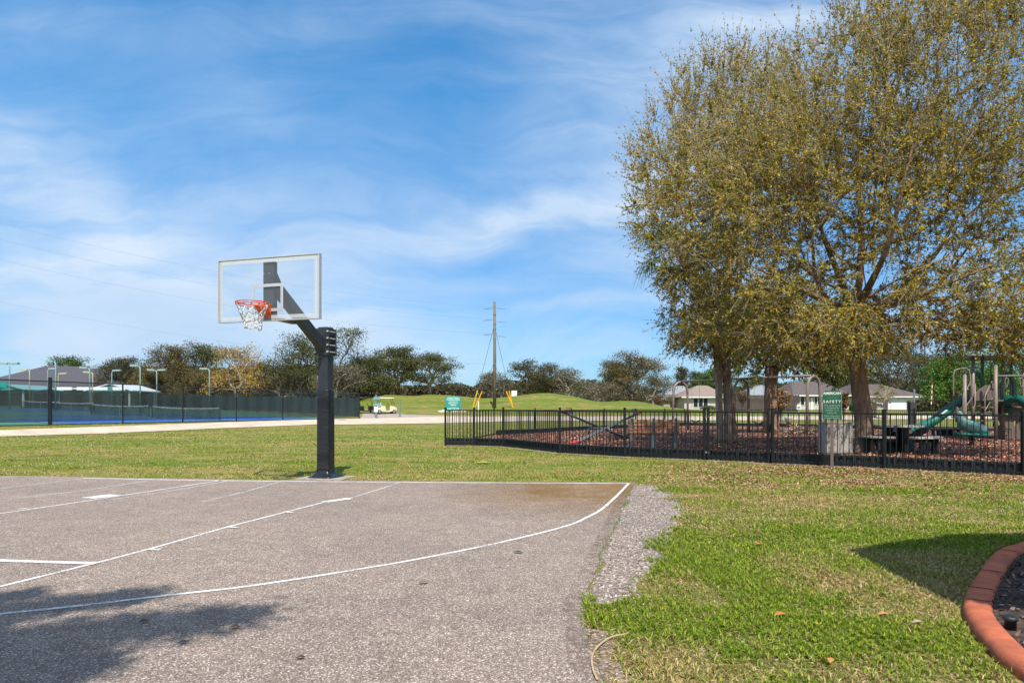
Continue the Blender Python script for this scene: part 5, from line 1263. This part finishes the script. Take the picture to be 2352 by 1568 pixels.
# undergrowth and far wood
def wood(name,label,pts,D,Dd,seed,cols,wts,n,ls=.5):
    g=np.random.default_rng(seed);xs_=np.array([p[0] for p in pts],float);ys_=np.array([p[1] for p in pts],float)
    px=g.uniform(xs_[0],xs_[-1],n);d=D+g.random(n)*Dd;s=d/FPX;x=(px-HX)*s;zb=gz(x,d);zt=CAMZ+(HY-np.interp(px,xs_,ys_))*s
    lump=np.array([noise.noise(Vector((a*.22,seed,0))) for a in x]);zt=zb+(zt-zb)*(1+.28*lump)
    z=zb+(zt-zb)*g.random(n)**.8;C=np.stack([x,d,z],1);V,F=cards(C,g.uniform(.7,1.6,n)*ls*1.4,g.uniform(.7,1.4,n)*ls,None,g)
    c=palette(n,cols,wts,g,.25)*(1+.35*np.array([[noise.noise(Vector((a*.5,b*.5,seed)))] for a,b in zip(x,z)]))
    o=big(name,V,F,M['leaf'],None,col=rep(c,4));o['kind']='stuff';o['label']=label;return o
DK=[(.09,.08,.045),(.13,.115,.055),(.06,.055,.03),(.17,.13,.085)]
wood('undergrowth','dark brown green undergrowth below the oak row',[(200,884),(300,852),(420,842),(560,850),(700,842),(830,858),(900,884),(1060,889)],128,16,1,DK,[4,3,3,2],42000,.42)
wood('far_woods','distant low dark tree line between the mounds',[(1000,886),(1050,880),(1100,884),(1140,878),(1200,872),(1300,876),(1400,880),(1480,890),(1530,900)],165,30,2,DK,[4,3,3,2],12000,.55)
wood('far_woods','dark tree line behind the houses on the right',[(1510,905),(1570,890),(1620,880),(1700,888),(1800,880),(1900,874),(2050,872),(2150,880),(2300,870),(2480,880)],190,25,3,[(.05,.06,.025),(.08,.10,.035),(.03,.035,.016)],[3,3,2],16000,.65)
wood('hedge','scrubby brown hedge behind the play structure',[(2085,922),(2150,905),(2250,900),(2352,898),(2480,898)],92,6,4,[(.12,.10,.06),(.08,.08,.04),(.16,.13,.09)],[3,3,2],7000,.3)
# shrubs and small palms on the right
def shrub(label,px,py,w,h,D,seed,cols,n=900,name='shrub',ls=.12):
    g=np.random.default_rng(seed);s=D/FPX;x=(px-HX)*s;z=gh(x,D);C=unit(g.normal(size=(n,3)))*g.random((n,1))**.4*np.array((w*s/2,w*s/2.4,h*s/2));C[:,2]+=h*s/2+(CAMZ+(HY-py)*s-z)
    C+=.25*np.array([noise.noise_vector(Vector(c*1.5+seed)) for c in C]);V,F=cards(C,g.uniform(.7,1.5,n)*ls*1.6,g.uniform(.7,1.5,n)*ls,None,g)
    t=thing(name,label,'shrub',(x,D,z));big('foliage',V,F,M['leaf'],t,col=rep(palette(n,cols,[1]*len(cols),g,.25),4));zz=CAMZ+(HY-py)*s-z+h*s*.5
    mb=MB()
    for k in range(5): a=k*1.26;mb.tube([(0,0,-.1),(.2*w*s*.3*math.cos(a),.2*w*s*.3*math.sin(a),max(.2,zz*.5)),(w*s*.3*math.cos(a),w*s*.3*math.sin(a),max(.3,zz))],[.05,.035,.02],6)
    mb.build('stems',M['barkfar'],t)
shrub('rounded rusty brown shrub in front of the pale grey roofed house',1511,928,26,20,118,31,[(.16,.08,.05),(.24,.14,.09)])
shrub('tall dead brown leafed tree clump left of the safety sign',1793,938,46,48,56,32,[(.34,.19,.10),(.24,.12,.06),(.42,.27,.16)],1300,'dead_shrub',.15)
shrub('reddish bush behind the right side of the safety sign',1938,938,28,40,60,33,[(.26,.10,.05),(.14,.12,.04),(.30,.18,.10)],900,'shrub',.13)
shrub('brownish feathery shrub seen through the middle swing arch',1706,925,34,30,90,34,[(.16,.10,.07),(.20,.13,.09),(.10,.09,.05)],900)
shrub('low green hedge bush under the porch of the tan roofed house',1628,941,40,10,122,35,[(.07,.09,.02),(.12,.14,.03)],700)
shrub('low clipped green bush under the pale grey roofed house',1555,938,30,9,140,36,[(.06,.08,.02),(.10,.12,.03)],500)
shrub('green shrub at the base of the reddish bush',1958,944,14,22,58,37,[(.05,.13,.03),(.09,.2,.04)],500)
for k,(px,D,ht,lab) in enumerate(((2008,72,918,'brown fringed fan palm just right of the large trunk'),(2034,70,908,'taller fan palm in front of the garage doors'))):
    q=GX(px,D);zt=PT(0,ht,D).z;fan_palm(lab,tuple(q),[[tuple(q),(q.x,D,(q.z+zt)/2),(q.x,D,zt)]],.22,[(q.x,D,zt)],60+k,fan=.80,cols=((.26,.20,.11),(.16,.17,.06),(.33,.23,.13),(.10,.13,.05)),boots=False,n_fr=18)

# ------------------------------------------------------------------ ground cover and litter
def scatter(n,x0,x1,y0,y1,g): return g.uniform(x0,x1,n),g.uniform(y0,y1,n)
CP=np.array(court_poly);gravp=gravel_poly;bedp=[(p[0],p[1]) for p in cen]
bed_out=[(ctr[0][0]+.0,ctr[0][1]+.15)]
# outline of the edging, a little wider than the kerb
nn_=[]
for i,p in enumerate(cen):
    tt=cen[min(i+1,len(cen)-1)]-cen[max(i-1,0)];tt=tt/np.linalg.norm(tt);nn_.append((p[0]+tt[1]*.11,p[1]-tt[0]*.11))
BO=nn_
g2p=V2((1345,1440),(1395,1450),(1420,1475),(1400,1515),(1440,1540),(1440,1568),(1380,1568),(1366,1533),(1351,1483))
def nmap(x,y,sc,seed): return np.array([noise.noise(Vector((a*sc,b*sc,seed))) for a,b in zip(x,y)])
def blades(name,label,n,y0,y1,hgt,wid,seed,xl=None,dead=.3,m='grass'):
    g=np.random.default_rng(seed);y=y0+(y1-y0)*g.random(n)**.9;x=((-40 if xl is None else xl)-HX)/FPX*y+0*y
    x=(g.uniform(-60,2420,n)-HX)/FPX*y
    if xl is not None: x=(g.uniform(xl,2950,n)-HX)/FPX*y
    keep=~inpoly(x,y,rough(court_poly,.35,.035))&~inpoly(x,y,[tuple(p) for p in BO])&~inpoly(x,y,mulch_poly)
    gi=inpoly(x,y,gravp)|inpoly(x,y,g2p);outl=np.array(V2((1400,1392),(1452,1372),(1478,1340),(1496,1308),(1528,1285),(1532,1240),(1562,1205),(1572,1172),(1545,1132),(1500,1116),(1461,1112)));dd_=np.full(n,9.)
    ix=np.where(gi)[0];S0,S1=outl[:-1],outl[1:]
    pq=np.stack([x[ix],y[ix]],1)[:,None]-S0;ab=S1-S0;tt_=np.clip((pq*ab).sum(2)/(ab**2).sum(1),0,1);dd_[ix]=np.linalg.norm(pq-ab*tt_[...,None],axis=2).min(1)
    nn2=np.zeros(n);nn2[ix]=nmap(x[ix],y[ix],3.2,11.)+.6*nmap(x[ix],y[ix],9.,4.)
    keep&=~gi|(nn2*.42+.04>dd_)|((nn2>.72)&(g.random(n)<.7))
    x,y=x[keep],y[keep]
    den=nmap(x,y,1.1,3.3)+.6*nmap(x,y,4.0,7.1);k2=(g.random(len(x))<np.clip(.80+den*1.2,.22,1))&(np.hypot(x-post.x,y-post.y)>.42+.12*np.sin(x*40));x,y,den=x[k2],y[k2],den[k2];n=len(x)
    z=gz(x,y)+.004;B=np.stack([x,y,z],1)
    # tufts: pull blades towards shared centres
    cx=np.round(x/.07)*.07+.02*np.sin(y*91);cy=np.round(y/.07)*.07+.02*np.sin(x*83);w8=.55;Bx=np.stack([x*(1-w8)+cx*w8,y*(1-w8)+cy*w8,z],1)
    a=g.random(n)*2*np.pi;til=g.uniform(.25,1.25,n);d=np.stack([np.cos(a)*np.sin(til),np.sin(a)*np.sin(til),np.cos(til)],1)
    L_=(g.uniform(.45,1.25,n)*hgt*(1+.35*den))[:,None];sw=unit(np.cross(d,np.array((0,0,1.))))*(g.uniform(.6,1.3,n)*wid)[:,None]/2
    mid=Bx+d*L_*.55;end=Bx+d*L_+np.stack([np.cos(a),np.sin(a),-np.ones(n)*.9],1)*L_*.22
    end[:,2]=np.maximum(end[:,2],z+.003)
    V=np.stack([Bx-sw*.8,Bx+sw*.8,mid+sw,mid-sw,end],1).reshape(-1,3);b=np.arange(n)*5
    F=np.concatenate([np.stack([b,b+1,b+2],1),np.stack([b,b+2,b+3],1),np.stack([b+3,b+2,b+4],1)])
    dd=g.random(n)<np.clip(dead+.06-.5*den-.85*nmap(x,y*1.6,.42,9.)-.35*nmap(x,y,1.9,2.),.04,.93)
    c=palette(n,[(.15,.235,.014),(.23,.32,.022),(.10,.165,.012),(.36,.39,.04)],[4,4,3,2],g,.22);cd=palette(n,[(.48,.36,.15),(.36,.24,.10),(.56,.45,.23)],[3,2,2],g,.2)
    c=np.where(dd[:,None],cd,c);o=big(name,V,F,M[m],None,col=rep(c,5));o['kind']='stuff';o['label']=label;return o
blades('grass','blades of green and straw coloured grass close to the camera',215000,2.9,6.2,.045,.0050,1,1300)
blades('grass','grass blades in the middle of the right lawn',215000,6.2,11.5,.044,.0068,2,1380)
blades('grass','short grass beyond the court and before the playground fence',150000,11.2,22,.040,.013,3,None,.34)
blades('grass','short grass on the far part of the lawn',90000,22,46,.045,.030,4,None,.30)
# fallen leaves and bark litter
def chips(name,label,x,y,size,cols,wts,seed,zo=.012,tilt=.35,kind='stuff'):
    g=np.random.default_rng(seed);n=len(x);z=gz(x,y)+zo+g.random(n)*.012;u=unit(g.normal(size=(n,3))*np.array((1,1,tilt)));w=unit(np.cross(u,np.array((0,0,1.))+g.normal(size=(n,3))*tilt*.5))
    V,F=quads(np.stack([x,y,z],1),u*(size*g.uniform(.6,1.4,n))[:,None]/2,w*(size*g.uniform(.25,.5,n))[:,None]/2*1.2)
    o=big(name,V,F,M['litter'],None,col=rep(palette(n,cols,wts,g,.25),4));o['kind']=kind;o['label']=label;return o
g=np.random.default_rng(77)
n=60000;x=(g.uniform(1480,2420,n)-HX)/FPX;y=g.uniform(9.5,17.5,n);x=x*y
dn=np.exp(-((y-13.2-.10*(8-x))/2.5)**2)*(.55+.85*nmap(x,y,.9,2.))*np.clip((x-2.0)/3,0,1);k=(g.random(n)<dn)&~inpoly(x,y,mulch_poly)&~inpoly(x,y,court_poly)
chips('leaf_litter','dry orange brown leaves scattered on the grass before the fence',x[k],y[k],.062,[(.38,.20,.10),(.27,.14,.075),(.48,.33,.20),(.17,.09,.055)],[3,3,2,2],5)
n=70000;y=13.5+36*g.random(n)**1.25;x=(g.uniform(1050,2440,n)-HX)/FPX*y;k=inpoly(x,y,mulch_poly)
chips('mulch_chips','loose red brown mulch chips with pale dry leaves and chips coloured golden as if sunlit on the playground',x[k],y[k],.085,[(.22,.075,.05),(.13,.045,.035),(.42,.20,.10),(.66,.42,.22),(.06,.025,.02)],[5,4,3,2.4,3],6,.045,.5)  # golden tones put sunlit glints into the chip colours
n=9000;x=g.uniform(2.3,6,n);y=g.uniform(2.4,7.2,n);k=inpoly(x,y,bedp)
chips('bark_chips','loose dark bark chips inside the terracotta edging',x[k],y[k],.045,[(.10,.06,.045),(.04,.025,.02),(.20,.13,.09),(.33,.24,.16)],[4,4,2,1],7,.035,.5)
n=5200;i_g=rough(gravel_poly,.3);xx=np.array([p[0] for p in i_g]);yy=np.array([p[1] for p in i_g]);x=g.uniform(xx.min(),xx.max(),n*2);y=g.uniform(yy.min(),yy.max(),n*2);k=inpoly(x,y,i_g)
V,F=cards(np.stack([x[k],y[k],gz(x[k],y[k])+.008],1),g.uniform(.010,.024,k.sum()),g.uniform(.008,.018,k.sum()),None,g)
o=big('gravel_stones',V,F,M['litter'],None,col=rep(palette(int(k.sum()),[(.36,.35,.34),(.52,.50,.48),(.18,.17,.17),(.40,.33,.27)],[4,3,3,1],g,.2),4));o['kind']='stuff';o['label']='loose grey stones on the gravel shoulder'
for n,y0_,y1_,sz,zo_ in((85000,2.9,6.5,.034,.012),(85000,6.5,13,.045,.014)):
    y=g.uniform(y0_,y1_,n);x=(g.uniform(1300,2950,n)-HX)/FPX*y;k=~inpoly(x,y,court_poly)&~inpoly(x,y,[tuple(p) for p in BO])&~inpoly(x,y,gravp)
    V,F=cards(np.stack([x[k],y[k],gz(x[k],y[k])+zo_*g.random(k.sum())],1),sz*g.uniform(.5,1.4,k.sum()),sz*.14*g.uniform(.6,1.3,k.sum()),.25,g)
    o=big('thatch',V,F,M['litter'],None,col=rep(palette(int(k.sum()),[(.42,.30,.15),(.26,.17,.09),(.55,.44,.26),(.14,.09,.05),(.16,.20,.04)],[3,3,2,3,3],g,.25),4));o['kind']='stuff';o['label']='dry straw thatch between the grass blades'
# single leaves, twigs and bits one can point at
def leaf1(px,py,L_,col,lab,name='fallen_leaf',rz=0.0,zo=.014,cat='leaf'):
    q=at(px,py);m_=MB();P=[]
    for k in range(7):
        f=k/6;w=math.sin(math.pi*f)**.8*.27*L_;P.append([(L_*(f-.5),-w,.012*math.sin(f*3)),(L_*(f-.5),0,.004+.012*math.sin(f*3)),(L_*(f-.5),w,.014*math.sin(f*3))])
    vs=[v for r_ in P for v in r_];fs=[(3*i+j,3*i+3+j,3*i+4+j,3*i+1+j) for i in range(6) for j in range(2)];m_.add(vs,fs)
    key='lf%s'%(col,)
    if key not in M: M[key]=mat('dry_leaf_tissue',col,.7,var=.3,scale=30)
    o=m_.build(name,M[key],None,True);o.location=(q.x,q.y,q.z+zo);o.rotation_euler=(0,0,rz);return tagit(o,lab,cat)
leaf1(1792,1422,.085,(.62,.17,.05),'bright orange fallen leaf on the lawn, largest one left of the edging',rz=.3,zo=.03)
leaf1(2028,1421,.075,(.55,.25,.10),'curled orange fallen leaf on the lawn left of the edging bend',rz=.1,zo=.03)
leaf1(1742,1257,.07,(.50,.16,.06),'orange brown fallen leaf on the lawn right of the gravel shoulder',rz=.1,zo=.03)
leaf1(2250,1422+8,.06,(.45,.16,.08),'small brown leaf lying against the outside of the edging',rz=1.2,zo=.03)
leaf1(1908,1531,.06,(.60,.20,.07),'orange fallen leaf at the bottom of the lawn',rz=1.0,zo=.03)
leaf1(2107,1440,.07,(.45,.30,.20),'pale tan fallen leaf on the lawn close to the edging',rz=.2,zo=.03)
leaf1(1190,1272,.085,(.035,.03,.028),'small dark twig lying on the court inside the three point line','twig',rz=.0,cat='twig')
leaf1(973,1343,.075,(.20,.13,.09),'brown curled leaf on the court near the three point line',rz=.1)
leaf1(540,1446,.06,(.12,.03,.02),'dark red leaf on the court at the tip of the shadow',rz=.2)
leaf1(330,1433,.06,(.03,.025,.02),'black leaf scrap on the court inside the shadow',rz=.4)
leaf1(1110,1066,.30,(.75,.62,.02),'bright yellow flat scrap on the grass beyond the court','yellow_scrap',rz=.05,zo=.05,cat='litter')
leaf1(130,1007+2,.12,(.03,.03,.03),'tiny dark debris on the near lawn edge of the path','debris',rz=.2,cat='litter') if False else None
for a,b,r_ in ((420,1482,.4),(690,1517,.2)): leaf1(a,b,.05,(.05,.04,.03),('thin dark leaf scrap on the court below the shadow' if a<500 else 'olive leaf scrap on the near asphalt left of centre'),rz=r_)
# dry vine at the court edge
q=[at(a,b,.02) for a,b in((1372,1568),(1362,1545),(1360,1515),(1375,1490),(1405,1470),(1440,1463))];o=MB().tube(dens3(q,5),.006,6).build('dry_vine',mat('dry_vine_skin',(.48,.34,.18),.8,var=.2),None,True);tagit(o,'curved dry tan vine lying at the near edge of the court','vine')

# ------------------------------------------------------------------ unseen tree and added roof outside the frame, throwing the two near shadows
g=np.random.default_rng(91);t=thing('shade_tree','dense leafy shade tree behind the photographer on the left','tree',(-5.6,-3.6,0))
tips_=[((-2.95,-.45),.12),((-2.15,-.5),.19),((-1.28,-1.0),.24),((-1.75,-1.8),.26),((-3.6,-.6),.14),((-2.5,-2.4),.36),((-2.6,-1.3),.2)];SA=[];SB=[];LC=[]
for (tx,ty),rr in tips_:
    p0=np.array((0,0,5.6));p3=np.array((tx+5.6,ty+3.6,7.5));P=dens3([p0,p0*.6+p3*.4+np.array((0,0,1.1)),p0*.25+p3*.75+np.array((0,0,.75)),p3],8)
    for a,b in zip(P[:-1],P[1:]): SA.append(a);SB.append(b)
    for f,p in zip(np.linspace(0,1,len(P)),P):
        if f<.35: continue
        m_=int(190*rr/.2);LC.append(p+g.normal(size=(m_,3))*np.array((rr*.75,rr*.75,rr*.6))*(1.15-.45*f))
V,F=prisms(SA,SB,np.full(len(SA),.04),np.full(len(SA),.035),6);big('limbs',V,F,M['bark'],t)
smooth_trunk([(0,0,-.1),(.05,0,3),(0,0,5.7)],[.2,.17,.13],M['bark'],t,12)
LC=np.concatenate(LC);V,F=cards(LC,np.full(len(LC),.11),np.full(len(LC),.06),None,g);big('crown',V,F,M['leaf'],t,col=rep(palette(len(LC),GL,[1]*4,g,.2),4))
t=thing('shade_roof','unseen shelter just right of the photographer','shade_roof',(0,0,0))
mb=MB();mb.prism([(3.39,2.70,5.0),(3.27,1.7,5.0),(3.25,.86,5.0),(9,.80,5.0),(9,3.9,5.0),(4.80,3.42,5.0)],(0,0,1),.16);mb.build('roof',M['shingle'],t)  # unseen roof, its outline shaped to throw the lawn shadow
for x,y in((5.6,2.4),(5.6,1.3),(8.4,1.3),(8.4,3.2)): MB().box((x,y,2.5),(.16,.16,5.0)).build('post',M['white'],t)
# ------------------------------------------------------------------ camera, light, sky
cam=bpy.data.cameras.new('camera');co=bpy.data.objects.new('camera',cam);COL.objects.link(co)
co.location=(0,0,CAMZ);co.rotation_euler=(R(90),0,0);cam.sensor_width=36;cam.lens=24;cam.shift_y=156/2352;cam.clip_start=.05;cam.clip_end=6000
SC.camera=co
S=Vector((.06,-.70,1.0)).normalized();el=math.asin(S.z)
sun=bpy.data.lights.new('sun','SUN');so=bpy.data.objects.new('sun',sun);COL.objects.link(so)
sun.energy=4.6;sun.angle=R(.55);sun.color=(1,.95,.87);so.rotation_euler=S.to_track_quat('Z','Y').to_euler()
w=bpy.data.worlds.new('World');SC.world=w;w.use_nodes=True;nt=w.node_tree;bg=nt.nodes['Background']
sky=nt.nodes.new('ShaderNodeTexSky');sky.sky_type='NISHITA';sky.sun_disc=False;sky.sun_elevation=el;sky.sun_rotation=math.atan2(S.x,S.y);sky.air_density=1.0;sky.dust_density=.4;sky.ozone_density=2.5
tc=nt.nodes.new('ShaderNodeTexCoord');D_=tc.outputs['Generated']
sp=nt.nodes.new('ShaderNodeSeparateXYZ');nt.links.new(D_,sp.inputs[0])
X_,Y_,Z_=sp.outputs
ya=mth(nt,'MAXIMUM',mth(nt,'ABSOLUTE',Y_),.05)
U=mth(nt,'DIVIDE',X_,ya);Vv=mth(nt,'DIVIDE',Z_,ya)
uv=nt.nodes.new('ShaderNodeCombineXYZ');nt.links.new(U,uv.inputs[0]);nt.links.new(Vv,uv.inputs[1]);UV=uv.outputs[0]
warp=nt.nodes.new('ShaderNodeTexNoise');warp.inputs['Scale'].default_value=2.2;warp.inputs['Detail'].default_value=4;nt.links.new(UV,warp.inputs['Vector'])
wv=nt.nodes.new('ShaderNodeVectorMath');wv.operation='MULTIPLY_ADD';nt.links.new(warp.outputs['Color'],wv.inputs[0]);wv.inputs[1].default_value=(.22,.22,0);nt.links.new(UV,wv.inputs[2])
ws=nt.nodes.new('ShaderNodeVectorMath');ws.operation='SUBTRACT';nt.links.new(wv.outputs[0],ws.inputs[0]);ws.inputs[1].default_value=(.11,.11,0);WUV=ws.outputs[0]
def blob(cx,cy,a,b,rot,st,sharp=1.0):
    u,v=(cx-HX)/FPX,(HY-cy)/FPX
    m=nt.nodes.new('ShaderNodeMapping');m.vector_type='TEXTURE';m.inputs['Location'].default_value=(u,v,0);m.inputs['Rotation'].default_value=(0,0,R(rot));m.inputs['Scale'].default_value=(a/FPX,b/FPX,1)
    nt.links.new(WUV,m.inputs[0]);l=nt.nodes.new('ShaderNodeVectorMath');l.operation='DOT_PRODUCT';nt.links.new(m.outputs[0],l.inputs[0]);nt.links.new(m.outputs[0],l.inputs[1])
    e=mth(nt,'POWER',2.718,mth(nt,'MULTIPLY',l.outputs['Value'],-sharp));return mth(nt,'MULTIPLY',e,st)
acc=None
for bl in SKY_BLOBS:
    e=blob(*bl);acc=e if acc is None else mth(nt,'ADD',acc,e)
st1=nz(nt,mapp(nt,WUV,(1.0,5.0,1),R(-14)),3.0,9,.60,.5)   # long streaks
st2=nz(nt,mapp(nt,WUV,(1.3,2.2,1),R(10)),5.0,9,.62,.6)
fb=nz(nt,WUV,1.8,8,.55)
tex=mth(nt,'ADD',mth(nt,'MULTIPLY',st1,.55),mth(nt,'ADD',mth(nt,'MULTIPLY',st2,.18),mth(nt,'MULTIPLY',fb,.37)))
tex=ramp(nt,tex,[(.40,(.0,.0,.0)),(.54,(.45,.45,.45)),(.68,(1,1,1))])
fac=mth(nt,'ADD',mth(nt,'MULTIPLY',acc,mth(nt,'ADD',mth(nt,'MULTIPLY',tex,.78),.32)),mth(nt,'MULTIPLY',tex,SKY_BASE),True)
soft=nz(nt,mapp(nt,WUV,(1,2.6,1)),2.0,6,.5)
ccol=mixc(nt,(.56,.65,.76),(.41,.54,.71),ramp(nt,soft,[(.35,(0,0,0)),(.65,(1,1,1))]))
tint=mixc(nt,sky.outputs[0],ramp(nt,Vv,[(0,(.34,.68,1.0)),(.18,(.36,.80,1.12)),(.45,(.38,1.12,1.45)),(.8,(.42,1.28,1.66))]),1.0,'MULTIPLY')
sc_=nt.nodes.new('ShaderNodeVectorMath');sc_.operation='SCALE';nt.links.new(tint,sc_.inputs[0]);sc_.inputs['Scale'].default_value=.10
# whitish veil close to the horizon
veil=ramp(nt,Vv,[(0.0,(.35,.35,.35)),(.22,(.12,.12,.12)),(.6,(0,0,0))])
fac=mth(nt,'MAXIMUM',fac,veil)
# unseen pale cloud overhead and behind the camera, added to neutralise the blue fill
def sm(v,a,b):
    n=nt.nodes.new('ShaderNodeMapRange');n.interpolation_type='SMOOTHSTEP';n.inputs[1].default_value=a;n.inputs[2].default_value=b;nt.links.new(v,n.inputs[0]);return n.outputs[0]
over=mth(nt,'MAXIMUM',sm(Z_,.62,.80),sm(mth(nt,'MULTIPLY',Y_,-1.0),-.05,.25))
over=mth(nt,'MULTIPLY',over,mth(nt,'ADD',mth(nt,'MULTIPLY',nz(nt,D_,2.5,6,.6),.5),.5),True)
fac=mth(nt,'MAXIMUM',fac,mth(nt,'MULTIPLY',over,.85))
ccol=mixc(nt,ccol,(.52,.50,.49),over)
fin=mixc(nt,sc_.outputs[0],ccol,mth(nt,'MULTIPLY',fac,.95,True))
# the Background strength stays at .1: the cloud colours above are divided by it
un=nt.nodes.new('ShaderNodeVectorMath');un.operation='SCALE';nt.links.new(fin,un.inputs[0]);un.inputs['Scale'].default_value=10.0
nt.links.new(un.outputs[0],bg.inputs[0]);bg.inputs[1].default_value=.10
SC.view_settings.view_transform='Standard';SC.view_settings.look='None';SC.view_settings.exposure=EXPO;SC.view_settings.gamma=1
SC.render.engine='CYCLES';SC.cycles.max_bounces=6;SC.cycles.transparent_max_bounces=24;SC.cycles.diffuse_bounces=3;SC.cycles.glossy_bounces=3
SC.cycles.use_denoising=True
